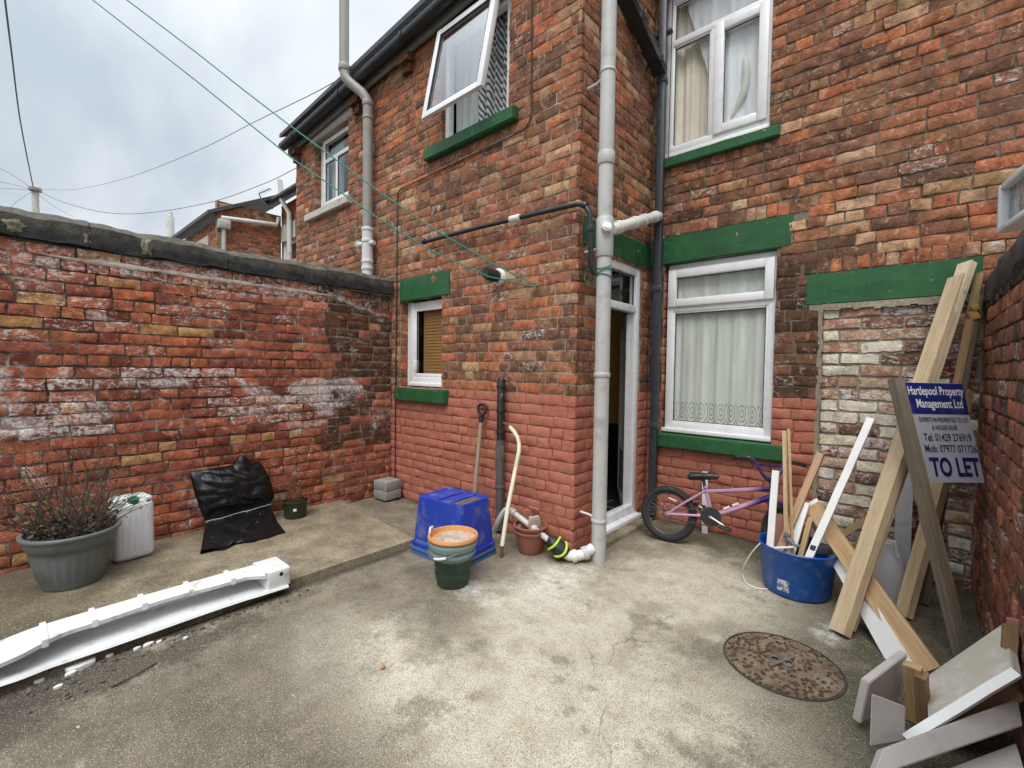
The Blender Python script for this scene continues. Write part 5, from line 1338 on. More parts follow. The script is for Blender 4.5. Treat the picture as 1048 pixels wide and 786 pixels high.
# bent cream plastic pipe
CREAM = plain('cream_plastic', (.70, .655, .52), .45, .06, 6, .05, dirt=(.30, .22, .14), dirtamt=.4)
cp = [V((-2.245, 2.445, .0)), V((-2.258, 2.468, .075)), V((-2.29, 2.56, .33)), V((-2.325, 2.70, .66)), V((-2.333, 2.735, .745)), V((-2.345, 2.752, .80)), V((-2.375, 2.765, .85)), V((-2.42, 2.772, .893)), V((-2.47, 2.778, .925)), V((-2.545, 2.78, .955))]
t = thing('bent_pipe', 'bent cream plastic pipe with brown ends leaning against the painted wall', 'pipe', cp[0])
mb = MB(); mb.tube(cp[1:9], .0165, 14); mb.build('tube', CREAM, t)
mb = MB(); mb.tube(cp[:2], .0135, 12); mb.build('rusty_end', plain('rusty_brown', (.10, .05, .03), .7, .3), t)
mb = MB(); mb.tube(cp[8:], .010, 12); mb.build('brown_end', plain('rusty_brown', (.10, .05, .03)), t)
# terracotta pots with broken bits
tc_ = V((-2.16, 2.685, 0)); TERR = plain('terracotta_plastic', sr(150, 92, 76, .9), .7, .12, 6, .1, 40, dirt=(.30, .25, .21), dirtamt=.4)
def swag(a, z): return 1+(.02*math.cos(10*a)*math.sin(PI*(z-.03)/.12) if .03 < z < .15 else 0)
bucket('plant_pot', 'lower terracotta coloured pot with swags by the painted wall', tc_, [(0, 0), (.085, 0), (.092, .01), (.118, .15), (.128, .155), (.130, .168), (.120, .17), (.11, .14), (0, .12)], TERR, 'plant pot', 80, swag, 'terracotta coloured pots')
bucket('plant_pot', 'upper terracotta coloured pot sitting inside the swagged one', tc_+V((0, 0, .045)), [(0, .02), (.10, .05), (.118, .145), (.130, .150), (.132, .164), (.121, .166), (.108, .13), (0, .10)], TERR, 'plant pot', 80, None, 'terracotta coloured pots')
rng = random.Random(3)
for k, (dx, dy, dz, s_, m_, lab) in enumerate(((-.03, .03, .25, .095, TERR, 'broken terracotta piece standing highest in the pots'), (.045, -.01, .235, .08, plain('pinkish_grey_chip', (.42, .33, .29), .8), 'pinkish grey broken piece on the right in the pots'), (-.05, -.05, .175, .06, plain('brown_chip', (.20, .11, .08), .8), 'brown broken piece at the front in the pots'), (.01, .04, .29, .075, TERR, 'round terracotta bit at the back of the pots'))):
    mb = MB(); mb.box((0, 0, 0), (s_*1.2, s_*.25, s_*1.3), None, .006)
    bmesh.ops.subdivide_edges(mb.bm, edges=list(mb.bm.edges), cuts=2, use_grid_fill=True)
    M_ = Matrix.Rotation(rng.uniform(0, 3), 4, 'Z') @ Matrix.Rotation(rng.uniform(-.5, .5), 4, 'X'); M_.translation = tc_+V((dx, dy, dz))
    for v in mb.bm.verts: v.co = M_ @ (v.co+V((noise.noise(v.co*30+V((k, 0, 0))), 0, noise.noise(v.co*30+V((0, k, 3)))))*.016)
    o = mb.build('shard', m_, origin=tc_+V((dx, dy, dz))); tag(o, lab, 'shard', 'broken bits in the terracotta pots')
# loose waste pipe from the pots to the soil pipe, with a black and lime coupling
wq = [V((-2.47, 2.60, .10)), V((-2.42, 2.62, .22)), V((-2.38, 2.635, .285)), V((-2.33, 2.64, .285)), V((-2.27, 2.645, .265)), V((-1.90, 2.70, .09))]
t = thing('loose_waste_pipe', 'grey waste pipe sloping from the terracotta pots down to the soil pipe', 'pipe', wq[-1])
mb = MB(); mb.tube(wq, .023, 16); mb.build('pipe', GREYPIPE, t)
one_collar(GREYPIPE, t, V((-2.31, 2.64, .28)), (1, 0, -.3), .032, .05, 'coupling'); one_collar(GREYPIPE, t, V((-2.12, 2.67, .195)), (1, .1, -.5), .030, .05, 'coupling')
mb = MB(); mb.tube([V((-1.86, 2.715, .065)), V((-1.83, 2.73, .045)), V((-1.79, 2.76, .045)), V((-1.75, 2.80, .06)), V((-1.71, 2.86, .10))], .038, 18); mb.build('elbow', MWHITE, t)
one_collar(MWHITE, t, V((-1.80, 2.75, .045)), (.6, .6, 0), .047, .03, 'elbow_ring'); one_collar(GREYPIPE, t, V((-1.745, 2.81, .065)), (.6, .8, .3), .050, .04, 'elbow_ring')
t = thing('rubber_coupling', 'black rubber coupling with lime green straps on the grey waste pipe', 'coupling', (-1.9, 2.70, .08))
mb = MB(); mb.tube([V((-1.99, 2.685, .14)), V((-1.95, 2.69, .125)), V((-1.90, 2.70, .09)), V((-1.85, 2.72, .055))], .05, 16, radii=[.035, .056, .06, .048]); 
for v in mb.bm.verts: v.co += V((noise.noise(v.co*25), noise.noise(v.co*25+V((4, 0, 0))), noise.noise(v.co*25+V((0, 4, 0)))))*.014
mb.build('sleeve', plain('black_rubber', (.015, .015, .016), .6, .2, 8, .2), t)
LIME = plain('lime_green_strap', (.42, .62, .05), .5, .08)
for p0_, ax, r_ in ((V((-1.93, 2.692, .112)), V((.8, .1, -.6)), .062), (V((-1.885, 2.705, .08)), V((.55, .5, -.7)), .064)):
    M_ = rot_to(ax, V((0, 1, .2))); mb = MB(); mb.tube([p0_+M_ @ V((r_*math.cos(2*PI*k/24), r_*math.sin(2*PI*k/24), .01*math.sin(4*PI*k/24))) for k in range(24)], .009, 8, closed=True); mb.build('strap', LIME, t)

# ------------------------------------------------------------------ the child's bicycle leaning on the back wall
Pr, Pf = V((-1.47, 3.615, 0)), V((-.66, 3.72, 0)); s_ = (Pf-Pr).normalized(); np_ = V((-s_.y, s_.x, 0)); ln_ = R(9)
upb = math.cos(ln_)*V((0, 0, 1))+math.sin(ln_)*np_; yb_ = upb.cross(s_)
Mb = Matrix((s_, yb_, upb)).transposed().to_4x4(); Mb.translation = Pr+V((0, 0, .004))
bk = thing('bicycle', 'small pink and purple bicycle leaning under the window sill', 'bicycle', mat=Mb)
RW, RWB = .223, .875
TYRE = plain('tyre_rubber', (.020, .020, .020), .75, .2, 12, .2, 60, dirt=(.10, .09, .08), dirtamt=.35)
ALLOY = plain('dull_alloy', (.40, .38, .36), .35, .1, 8, 0, metal=.8)
def wheel(cx, steer=0):
    rot = Matrix.Rotation(steer, 3, 'Z')
    def P(r, a, y=0): return cx+rot @ V((r*math.cos(a), y, r*math.sin(a)))
    mb = MB(); mb.tube([P(RW-.026, 2*PI*k/64) for k in range(64)], .026, 14, closed=True)
    for k in range(64):
        a = 2*PI*(k+.5)/64
        for y in (-.014, .0, .014): p = P(RW-.003, a, y); mb.box(p, (.012, .007, .012), rot @ Matrix.Rotation(-a, 3, 'Y'))
    wh = mb.build('wheel', TYRE, bk, ang=50)
    mb = MB(); mb.tube([P(RW-.052, 2*PI*k/64) for k in range(64)], .011, 10, closed=True); mb.build('rim', plain('black_rim', (.05, .05, .05), .35, .1), wh)
    mb = MB()
    for k in range(28):
        a = 2*PI*k/28; y = .022 if k % 2 else -.022; mb.tube([P(.018, a+(.9 if k % 4 < 2 else -.9), y), P(RW-.056, a, 0)], .0013, 5)
    mb.build('spokes', ALLOY, wh)
    mb = MB(); mb.tube([P(0, 0, -.05), P(0, 0, .05)], .010, 12); mb.tube([P(0, 0, -.027), P(0, 0, .027)], .022, 14); mb.build('hub', ALLOY, wh)
    return wh
STEER, SX = R(-52), .745
def st(p):
    x, y = p[0]-SX, p[1]; return V((SX+x*math.cos(STEER)-y*math.sin(STEER), x*math.sin(STEER)+y*math.cos(STEER), p[2]))
wheel(V((0, 0, RW))); wheel(st(V((RWB, 0, RW))), STEER)
fm = NT('pink_to_purple_paint'); X_ = fm.xyz(fm.obj())
fm.set(fm.mix(fm.rng(fm.math('SUBTRACT', X_[0], fm.math('MULTIPLY', X_[2], .15)), .50, .60), sr(208, 160, 186, .9), sr(70, 44, 120, .8)), .28, Metallic=.25)
PK = fm.m
ax, bb, stt, htt, htb = V((0, 0, RW)), V((.335, 0, .262)), V((.275, 0, .492)), V((.735, 0, .565)), V((.757, 0, .462))
mb = MB(); mb.tube([bb, stt], .016, 14); mb.tube([V((.285, 0, .448)), htt+V((-.005, 0, -.025))], .017, 14); mb.tube([bb, htb+V((-.012, 0, .025))], .021, 14); mb.tube([htb, htt], .021, 16)
for y in (-.045, .045):
    mb.tube([bb+V((-.02, y*.6, 0)), V((.15, y, .243)), ax+V((0, y, 0))], .010, 10); mb.tube([V((.282, y*.45, .455)), V((.13, y, .335)), ax+V((0, y, 0))], .0095, 10)
mb.tube([bb+V((0, -.035, 0)), bb+V((0, .035, 0))], .022, 14)
mb.build('frame', PK, bk)
mb = MB()
for y in (-.045, .045): mb.tube([st(htb+V((.006, y*.8, -.02))), st(htb+V((.03, y, -.06))), st(V((RWB, y, RW)))], .012, 10)
mb.tube([st(htb+V((.006, -.05, -.02))), st(htb+V((.006, .05, -.02)))], .015, 10); mb.build('fork', plain('purple_paint', sr(70, 44, 120, .8), .3), bk)
hb = V((.715, 0, .615)); PURPLE = plain('purple_paint', sr(70, 44, 120, .8))
mb = MB(); mb.tube([htt, hb+V((.008, 0, -.01))], .016, 12); mb.box(hb+V((.0, 0, 0)), (.06, .05, .045), None, .012, 3); mb.build('stem', BLACKPL, bk)
mb = MB(); bar = [(.0, -.27, .125), (-.02, -.15, .135), (-.01, -.125, .128), (.01, -.06, .02), (.012, -.045, .004), (.012, 0, 0)]
full = [hb+V((-.02+x, y, z)) for x, y, z in bar] + [hb+V((-.02+x, -y, z)) for x, y, z in bar[-2::-1]]
full = [st(p) for p in full]; mb.tube(full, .0105, 12); mb.tube([st(hb+V((-.025, -.105, .095))), st(hb+V((-.025, .105, .095)))], .008, 10); hbar = mb.build('handlebar', PURPLE, bk)
for sg in (-1, 1):
    mb = MB(); p0, p1 = st(hb+V((-.037, sg*.17, .133))), st(hb+V((-.02, sg*.285, .125))); mb.tube([p0, p0.lerp(p1, .1), p0.lerp(p1, .9), p1], .016, 14, radii=[.024, .016, .016, .019]); mb.build('grip', BLACKPL, hbar)
    mb = MB(); mb.tube([st(hb+V((-.03, sg*.15, .13))), st(hb+V((.04, sg*.18, .12))), st(hb+V((.05, sg*.26, .105)))], .005, 8); mb.build('brake_lever', BLACKPL, hbar)
mb = MB(); mb.tube([stt-V((0, 0, .03)), V((.255, 0, .55))], .0125, 12); mb.build('seat_post', BLACKPL, bk)
mb = MB()
def sad(a, b):
    x = .145+.225*a; w = .050*(1-sst(.2, .8, a))+.024; th = 2*PI*b
    return V((x, w*math.cos(th), .556+.016*a+ (.030 if math.sin(th) > 0 else .040*(1-.55*a))*math.sin(th)*(1 if .02 < a < .98 else .2)))
mb.grid(sad, 22, 20); mb.build('saddle', plain('black_vinyl', (.015, .015, .016), .4, .15, 6, .1), bk, ang=60)
mb = MB(); mb.tube([bb+V((0, -.050, 0)), bb+V((0, -.046, 0))], .072, 40)
for k in range(40): a = 2*PI*k/40; mb.box(bb+V((.074*math.cos(a), -.048, .074*math.sin(a))), (.006, .004, .007), Matrix.Rotation(-a, 3, 'Y'))
mb.build('chainring', plain('black_steel', (.02, .02, .022), .4, .1), bk)
mb = MB(); c0 = bb+V((.03, -.06, .01)); mb.tube([bb+V((0, -.062, 0)), bb+V((.115, -.066, -.055))], .009, 10); mb.tube([bb+V((0, .062, 0)), bb+V((-.115, .066, .055))], .009, 10); mb.tube([bb+V((0, -.068, 0)), bb+V((0, .068, 0))], .012, 12); mb.build('crank', ALLOY, bk)
for sg in (-1, 1): mb = MB(); mb.box(bb+V((-sg*.115, sg*.11, sg*.055)), (.085, .08, .022), Matrix.Rotation(.2, 3, 'Y'), .006); mb.build('pedal', BLACKPL, bk)
mb = MB()
def cpt(u):
    L = .335; 
    if u < .4: return ax.lerp(bb, u/.4)+V((0, -.048, .030+.04*u/.4))
    if u < .5: a = PI/2-PI*(u-.4)/.1; return bb+V((.072*math.cos(a), -.048, .072*math.sin(a)))
    if u < .9: return bb.lerp(ax, (u-.5)/.4)+V((0, -.048, -.07+.04*(u-.5)/.4))
    a = -PI/2-PI*(u-.9)/.1; return ax+V((.03*math.cos(a), -.048, .03*math.sin(a)))
mb.tube([cpt(k/80) for k in range(80)], .004, 6, closed=True); mb.build('chain', plain('dark_chain', (.05, .045, .04), .5, .1), bk)
mb = MB(); mb.box((.035, -.035, .345), (.07, .006, .016), Matrix.Rotation(.25, 3, 'Y'), .003); mb.build('reflector', plain('pale_reflector', (.6, .55, .5), .3), bk)
mb = MB(); mb.tube([st(hb+V((.04, -.18, .12))), st(hb+V((.10, -.10, .10))), st(hb+V((.09, .0, .02))), V((.68, -.03, .56)), V((.45, -.028, .50)), V((.28, -.03, .47)), V((.16, -.05, .40))], .003, 6); mb.build('brake_cable', CBL, bk)
mb = MB()
for x_, zz in ((.44, .350), (.50, .386)): mb.box((x_, -.0215, zz), (.05, .002, .016), Matrix.Rotation(-.545, 3, 'Y'))
mb.build('decal', MWHITE, bk, smooth=False)
plank('wooden_strip', (-1.30, 4.03, .0), (-1.325, 4.07, .53), .045, .018, (0, -1, 0), WHITEPAINT, 'narrow white strip standing behind the bicycle saddle', 'strip')

# ------------------------------------------------------------------ blue tub full of offcuts
tub = V((-.515, 3.385, 0)); TB = plain('bright_blue_plastic', sr(22, 84, 166, .85), .42, .10, 4, .08, 30, dirt=(.26, .27, .28), dirtamt=.38, dscale=11, dlo=.52, dhi=.72)
t = thing('tub', 'round bright blue plastic tub filled with timber offcuts', 'tub', tub)
mb = MB(); mb.lathe([(0, .0), (.165, 0), (.183, .010), (.190, .03), (.214, .27), (.222, .285), (.226, .297), (.221, .303), (.212, .297), (.205, .27), (.182, .03), (0, .02)], tub, 72, lambda a, z: 1+.025*math.cos(2*a+1.2)*min(1, z/.3)); mb.build('body', TB, t, ang=40)
stk = NT('torn_label'); STK = stk.set(stk.mix(stk.rng(stk.noise(34, 6, .7), .48, .55), (.10, .16, .30), (.62, .62, .60)), .6)
mb = MB(); mb.grid(lambda a, b: tub+V((1, 0, 0))*0+V((math.cos(R(-112+20*a)), math.sin(R(-112+20*a)), 0))*(.0025+(.190+.1*(.015+.075*b))*(1+.025*math.cos(2*R(-112+20*a)+1.2)*(.045+.075*b)/.3))+V((0, 0, .045+.075*b)), 10, 4); mb.build('label_sticker', STK, t)
def inpx(xa, ya, Ya, xb_, yb2, Yb): return ony(xa, ya, Ya), ony(xb_, yb2, Yb)
def sunk(a, b):
    """carry the lower end of an offcut on down inside the tub, stopping short of its wall and floor"""
    d = (a-b).normalized(); p = a.copy()
    for k in range(60):
        q = p+d*.006
        if q.z < .05 or math.hypot(q.x-tub.x, q.y-tub.y) > .165: break
        p = q
    return p
G_OFF = 'offcuts standing in the blue tub'
a, b = inpx(788.5, 556, 3.30, 794, 481.5, 3.40); a2 = a-(b-a)*.55; plank('white_strip', sunk(a, b), b, .040, .022, (0, -1, 0), WHITEPAINT, 'short thick white strip at the left of the blue tub', 'strip', G_OFF)
a, b = inpx(804.5, 540, 3.42, 803, 441, 3.62); plank('batten', sunk(a, b), b, .022, .018, (-.4, -1, 0), PINE, 'thin upright pine batten rising highest behind the left of the tub', 'batten', G_OFF)
a, b = inpx(809, 520, 3.45, 806.5, 439, 3.64); plank('batten', sunk(a, b), b, .016, .02, (.4, -1, 0), PINE2, 'slightly bowed yellow batten right beside the tallest pine one', 'batten', G_OFF, bow=.015)
a, b = inpx(799.5, 560, 3.34, 840, 464, 3.72); plank('batten', sunk(a, b), b, .045, .022, (-.25, -1, .2), wood_mat('reddish_softwood', (.46, .31, .19), (.33, .20, .11)), 'reddish softwood batten leaning right out of the tub', 'batten', G_OFF, endcut=.01)
a, b = inpx(832, 562, 3.28, 891.5, 428, 3.62); plank('white_strip', sunk(a, b), b, .042, .014, (-.3, -1, .2), WHITEPAINT, 'long clean white strip leaning far right out of the tub', 'strip', G_OFF, bev=.002)
a, b = inpx(812, 558, 3.40, 823, 520, 3.52); plank('white_strip', sunk(a, b), b+(b-a)*.15, .045, .02, (-.2, -1, .1), WHITEPAINT, 'short white offcut in the middle of the blue tub', 'strip', G_OFF)
a, b = inpx(823, 556, 3.42, 830, 530, 3.50); plank('batten', sunk(a, b), b, .030, .025, (-.2, -1, .1), PINE2, 'stubby pine offcut sunk in the middle of the tub', 'batten', G_OFF)
a, b = inpx(799, 552, 3.46, 801, 527, 3.47); plank('board_offcut', sunk(a, b), b, .075, .018, (0, -1, 0), plain('salmon_board', sr(178, 124, 106, .85), .7, .08), 'salmon coloured board offcut at the back of the tub', 'board', G_OFF)
a, b = inpx(786, 561, 3.27, 812, 559.5, 3.30); plank('white_strip', a, b, .012, .012, (0, -1, .3), WHITEPAINT, 'thin white rod lying across the rim of the tub', 'rod', G_OFF)
mb = MB(); p = ony(808, 553, 3.33); mb.box(p, (.055, .02, .03), Matrix.Rotation(.6, 3, 'Y'), .004); mb.tube([p+V((-.03, 0, .025)), p+V((.03, -.01, -.02)), p+V((.06, -.01, -.02))], .011, 10); mb.box(p+V((-.02, 0, .035)), (.03, .03, .025), Matrix.Rotation(.9, 3, 'Y'), .004); o = mb.build('door_furniture', LEAD, origin=p); tag(o, 'small grey metal fitting lying on the offcuts in the tub', 'fitting', G_OFF)
p = ony(838, 561, 3.33); mb = MB(); mb.lathe([(0, .03), (.05, .025), (.06, 0), (.055, -.02), (0, -.03)], p, 20, lambda a, z: 1+.15*math.cos(3*a)); o = mb.build('rag', plain('dark_rag', (.03, .03, .04), .8, .3, 8, .5, 30), origin=p); tag(o, 'dark crumpled rag at the right of the tub rim', 'rag', G_OFF)
mb = MB(); cpts = [onz(778, 556, .30), onz(769, 566, .22), onz(761, 580, .10), onz(760, 588, .02), onz(764, 597, .006), onz(775, 602, .006), onz(786, 603, .006)]
P2 = []
for i in range(len(cpts)-1):
    p0, p1, p2, p3 = cpts[max(i-1, 0)], cpts[i], cpts[i+1], cpts[min(i+2, len(cpts)-1)]
    for k in range(6): q_ = k/6; P2.append(.5*((2*p1)+(p2-p0)*q_+(2*p0-5*p1+4*p2-p3)*q_*q_+(3*p1-p0-3*p2+p3)*q_**3))
P2.append(cpts[-1]); mb.tube(P2, .0045, 8); o = mb.build('cable', MWHITE, origin=cpts[-1]); tag(o, 'white cable looping out of the blue tub onto the concrete', 'cable')

# ------------------------------------------------------------------ timber stacked in the right hand corner
G_T = 'timber leaning in the right hand corner'
F40 = (-.66, -.75, .1)
plank('timber', (-.245, 2.955, .012), (.205, 4.02, 2.02), .094, .046, F40, PINEA, 'thick pale planed timber leaning across the front of the stack', 'timber', G_T, endcut=0)
plank('timber', (-.225, 3.045, .012), (.245, 4.065, 2.11), .080, .044, F40, PINE3, 'whitish timber just behind the thick pale one, reaching highest', 'timber', G_T)
a, b = V((.01, 3.42, .01)), V((.262, 4.05, 1.30)); plank('timber', a, b, .072, .045, F40, PINE, 'yellowish timber leaning behind the letting board', 'timber', G_T)
plank('batten', (.05, 3.66, .01), (.300, 4.06, 2.04), .040, .020, (-.8, -.6, .1), PINE2, 'thin yellowed batten at the far right of the leaning timber', 'batten', G_T)
plank('batten', (.10, 3.70, .01), (.300, 4.045, 1.90), .050, .02, (-.8, -.6, .1), OLDW, 'grey weathered batten tucked in the corner beside the yellowed one', 'batten', G_T)
p = ony(996, 323, 4.0); mb = MB(); mb.box(p, (.05, .035, .06), Matrix.Rotation(-.4, 3, 'Y'), .008); mb.box(p+V((.005, -.005, .05)), (.035, .03, .04), Matrix.Rotation(-.3, 3, 'Y'), .006)
for v in mb.bm.verts: v.co += V((noise.noise(v.co*40), noise.noise(v.co*40+V((3, 0, 0))), noise.noise(v.co*40+V((0, 3, 0)))))*.008
o = mb.build('timber_lump', plain('ochre_foam', (.36, .21, .05), .8, .2, 20, .4), origin=p); tag(o, 'ochre lump stuck between the battens near the corner', 'lump')
plank('timber', onz(953, 689, .03), ony(833, 519, 3.58), .098, .047, (-.35, -.75, .55), PINE2, 'knotty timber lying diagonally with its white top end by the tub', 'timber', G_T)
q = ony(833, 519, 3.58); dF = (q-onz(953, 689, .03)).normalized(); plank('timber_end', q+dF*.001, q+dF*.03, .100, .049, (-.35, -.75, .55), WHITEPAINT, 'white painted end piece on the diagonal timber', 'timber', G_T)
plank('white_board', onz(924, 683, .01), ony(835, 530, 3.60), .105, .018, (-.75, -.45, .5), WHITEPAINT, 'white painted board lying under the diagonal timber', 'board', G_T)
plank('batten', ony(858, 550, 3.98), ony(890, 529, 4.0), .04, .025, (0, -1, .3), PINE2, 'short batten low down behind the thick pale timber', 'batten', G_T)
a, b = ony(922, 589, 3.98), ony(928, 470, 4.05); a.z = .01; plank('grey_board', a, b, .085, .018, (-.1, -1, .1), plain('scuffed_pale_grey', (.46, .455, .46), .5, .08, 5, .05, dirt=(.16, .15, .15), dirtamt=.6, dscale=9), 'upright scuffed pale grey board behind the timber', 'board', G_T)
# translucent plastic jug
jp = ony(905, 612, 3.60); jp = V((jp.x, 3.62, .0))
t = thing('plastic_container', 'cloudy translucent plastic container among the leaning timber', 'container', jp)
JUG = NT('cloudy_plastic'); JUG.set((.78, .78, .80), .3, Transmission_Weight=.35, IOR=1.2)
mb = MB(); mb.lathe([(0, 0), (.085, 0), (.095, .02), (.10, .20), (.085, .28), (.05, .33), (.04, .36), (0, .36)], jp, 32, None, 1, .7); mb.build('body', JUG.m, t)
mb = MB(); mb.tube([jp+V((-.05, -.07, .27)), jp+V((-.05, -.075, .36)), jp+V((-.02, -.07, .40)), jp+V((.04, -.07, .39)), jp+V((.06, -.07, .30))], .010, 10); mb.build('handle', JUG.m, t)

# letting board nailed to a weathered post
Bp, Tp = V((.218, 3.125, 0)), V((-.082, 3.335, 1.36)); pd = (Tp-Bp).normalized(); hv = V((math.cos(R(46)), math.sin(R(46)), 0)); hv = (hv-pd*hv.dot(pd)).normalized(); N_ = hv.cross(pd)
Ms = Matrix((hv, -N_, pd)).transposed().to_4x4(); Ms.translation = Bp
sg_ = thing('letting_sign', 'blue and white to let board on a weathered timber post', 'sign', mat=Ms)
def gridbox(mb, w, th, L, n, x0=0, y0=0, z0=0):
    rows = []
    for i in range(n+1):
        z = z0+L*i/n; j = .0025*noise.noise(V((z*4, x0, 1)))
        rows.append([mb.bm.verts.new((x0+x+j, y0+y, z)) for x, y in ((-w/2, -th/2), (w/2, -th/2), (w/2, th/2), (-w/2, th/2))])
    for i in range(n):
        for k in range(4): mb.bm.faces.new((rows[i][k], rows[i][(k+1) % 4], rows[i+1][(k+1) % 4], rows[i+1][k]))
    mb.bm.faces.new(rows[0]); mb.bm.faces.new(rows[-1])
mb = MB(); gridbox(mb, .056, .046, 1.42, 14, 0, -.026); bmesh.ops.bevel(mb.bm, geom=[e for e in mb.bm.edges if e.calc_face_angle(0) > .6], offset=.004, segments=2, affect='EDGES'); mb.build('post', OLDW, sg_)
BW, BH = .385, .555
Rz = Matrix.Rotation(R(3.0), 4, 'Y'); Rz.translation = V((.050, 0, 1.405)) 
BPl = lambda x, z, y=0: Rz @ V((x, y, -z))
SIGNW = plain('sign_white', (.40, .405, .465), .4, .04, 4, 0, dirt=(.30, .30, .29), dirtamt=.35, dscale=5); SIGNB = plain('sign_blue', sr(22, 38, 108, .9), .4, .06, 4, 0, dirt=(.10, .12, .2), dirtamt=.4, dscale=7); INK = plain('dark_ink', (.015, .018, .04), .5, .1, 4, 0)
def flat(name, x0, x1, z0, z1, y0, y1, m):
    mb = MB(); mb.prism([BPl(x0, z0, y0), BPl(x1, z0, y0), BPl(x1, z1, y0), BPl(x0, z1, y0)], (0, 0, 0), (0, y1-y0, 0)); return mb.build(name, m, sg_, smooth=False)
flat('board', 0, BW, 0, BH, 0, .008, SIGNW); flat('blue_panel', .002, BW-.002, .002, BH*.325, -.0015, .001, SIGNB)
def letters(txt, x0, x1, zc, h, m, bold=.0, name='lettering'):
    cu = bpy.data.curves.new('text', 'FONT'); cu.body = txt; cu.size = 1; cu.offset = bold; cu.resolution_u = 3
    ob = bpy.data.objects.new('text', cu); COL.objects.link(ob)
    me = bpy.data.meshes.new_from_object(ob); bpy.data.objects.remove(ob)
    xs = [v.co.x for v in me.vertices]; ys = [v.co.y for v in me.vertices]
    a0, a1, b0, b1 = min(xs), max(xs), min(ys), max(ys)
    for v in me.vertices:
        x = x0+(x1-x0)*(v.co.x-a0)/(a1-a0); z = zc+h/2-h*(v.co.y-b0)/(b1-b0); v.co = BPl(x, z, -.0026)
    me.materials.append(m); o = link(name, me, sg_); return o
SW = plain('sign_lettering_white', (.74, .75, .78), .4, .03, 4, 0)
letters('Hartlepool Property', .038, .375, .055, .066, SW, .012); letters('Management Ltd', .075, .355, .128, .066, SW, .012)
letters('EXPERTS IN PROPERTIES TO LET', .072, .366, .212, .026, INK, .010); letters('& HOUSE SALES', .140, .290, .255, .026, INK, .010)
letters('Tel: 01429 276919', .078, .362, .310, .042, INK, .010); letters('Mob: 07977 071726', .072, .378, .372, .042, INK, .010)
letters('TO LET', .082, .375, .472, .105, plain('sign_lettering_blue', sr(24, 30, 104, .8), .4, .03, 4, 0), .03)

# grey painted boards in the near right corner
G_B = 'painted boards dumped in the near right corner'
def Z(x, y, z): return onz(x, y, z)
slab('grey_board', [Z(929, 669, .25), Z(890, 699, .205), Z(880.5, 741, .03), Z(920, 715, .07)], .03, GREYP, 'small lilac grey board lying flat at the left of the dumped pile', group=G_B)
plank('batten', Z(938, 738, .01), Z(934, 681, .25), .055, .035, (-.2, -.9, .4), PINE2, 'stub of moulded pine standing between the dumped boards', 'batten', G_B)
plank('batten', Z(945, 738, .02), Z(943, 690, .23), .035, .05, (-.2, -.9, .4), BRNW, 'stub of brown moulded timber beside the pine one', 'batten', G_B)
slab('grey_board', [Z(892, 710, .21), Z(927, 723.5, .21), Z(926, 758, .07), Z(890, 764, .05)], .014, GREYP, 'square lilac grey board propped upright in front of the dumped pile', group=G_B)
slab('pale_board', [Z(948, 692, .13), Z(1028, 637, .40), Z(1036, 683, .385), Z(949, 736, .11)], .032, PALEP, 'wide dusty pale board sloping up to the right hand wall', group=G_B)
plank('white_edged_strip', Z(928, 757, .085), Z(1040, 688, .375), .030, .02, (-.3, -.7, .6), WHITEPAINT, 'white edged strip along the front of the wide pale board', 'strip', G_B)
plank('dark_timber', Z(955, 752, .03), Z(1040, 706, .27), .05, .05, (0, -1, .2), BRNW, 'dark brown timber in the shade under the white edged strip', 'timber', G_B)
plank('timber_end', Z(1030, 690, .30), Z(1034, 640, .45), .03, .05, (.2, -.9, .3), BRNW, 'brown timber end upright at the raised end of the pale board', 'timber', G_B)
plank('pink_board', Z(1043, 690, .26), Z(1040, 634, .46), .05, .02, (-.1, -1, .2), plain('pink_paint', sr(196, 130, 124, .8), .6, .08), 'pinkish board end against the right hand wall', 'board', G_B)
slab('grey_board', [Z(904, 766, .13), Z(1042, 715, .25), Z(1047, 743, .195), Z(893, 796, .075)], .045, GREYP, 'long thick lilac grey board lying nearest at the bottom right', group=G_B)
slab('grey_board', [Z(955, 792, .05), Z(1040, 760, .12), Z(1052, 800, .10), Z(985, 830, .03)], .02, GREYP, 'lilac grey board in shade under the long thick one', group=G_B)

# inspection cover
mc_ = V((-.425, 2.475, .004)); t = thing('manhole_cover', 'round rusty manhole cover with a central lifting key set in the concrete', 'manhole cover', mc_)
rm = NT('rusty_cast_iron'); n_ = rm.noise(9, 8, .65)
RUST = rm.set(rm.mix(rm.rng(rm.noise(30, 6, .7), .4, .62), rm.mix(rm.rng(n_, .4, .6), (.115, .075, .048), (.26, .155, .09)), (.27, .21, .145)), .85, rm.bump(rm.noise(60, 5, .65), .6, .004))
mb = MB(); mb.lathe([(.246, -.003), (.248, .0015), (.254, .0015), (.256, -.003)], mc_, 72); mb.build('frame', plain('cover_frame', (.045, .040, .033), .85, .3, 12, .4, 60), t)
mb = MB(); mb.lathe([(.243, -.02), (.242, .0005), (0, .0005)], mc_, 72); 
cm = NT('dimpled_rusty_iron'); P_ = cm.pos()
wob_ = cm.n('ShaderNodeVectorMath', operation='ADD'); cm.l(P_, wob_.inputs[0]); nz_ = cm.n('ShaderNodeTexNoise'); nz_.inputs['Scale'].default_value = 30; cm.l(P_, nz_.inputs['Vector'])
sc2 = cm.n('ShaderNodeVectorMath', operation='SCALE'); sc2.inputs['Scale'].default_value = .018; cm.l(nz_.outputs['Color'], sc2.inputs[0]); cm.l(sc2.outputs[0], wob_.inputs[1])
vd = cm.vor(1.0, cm.mapping(wob_.outputs[0], (50, 34, 0), rot=(0, 0, .6)))
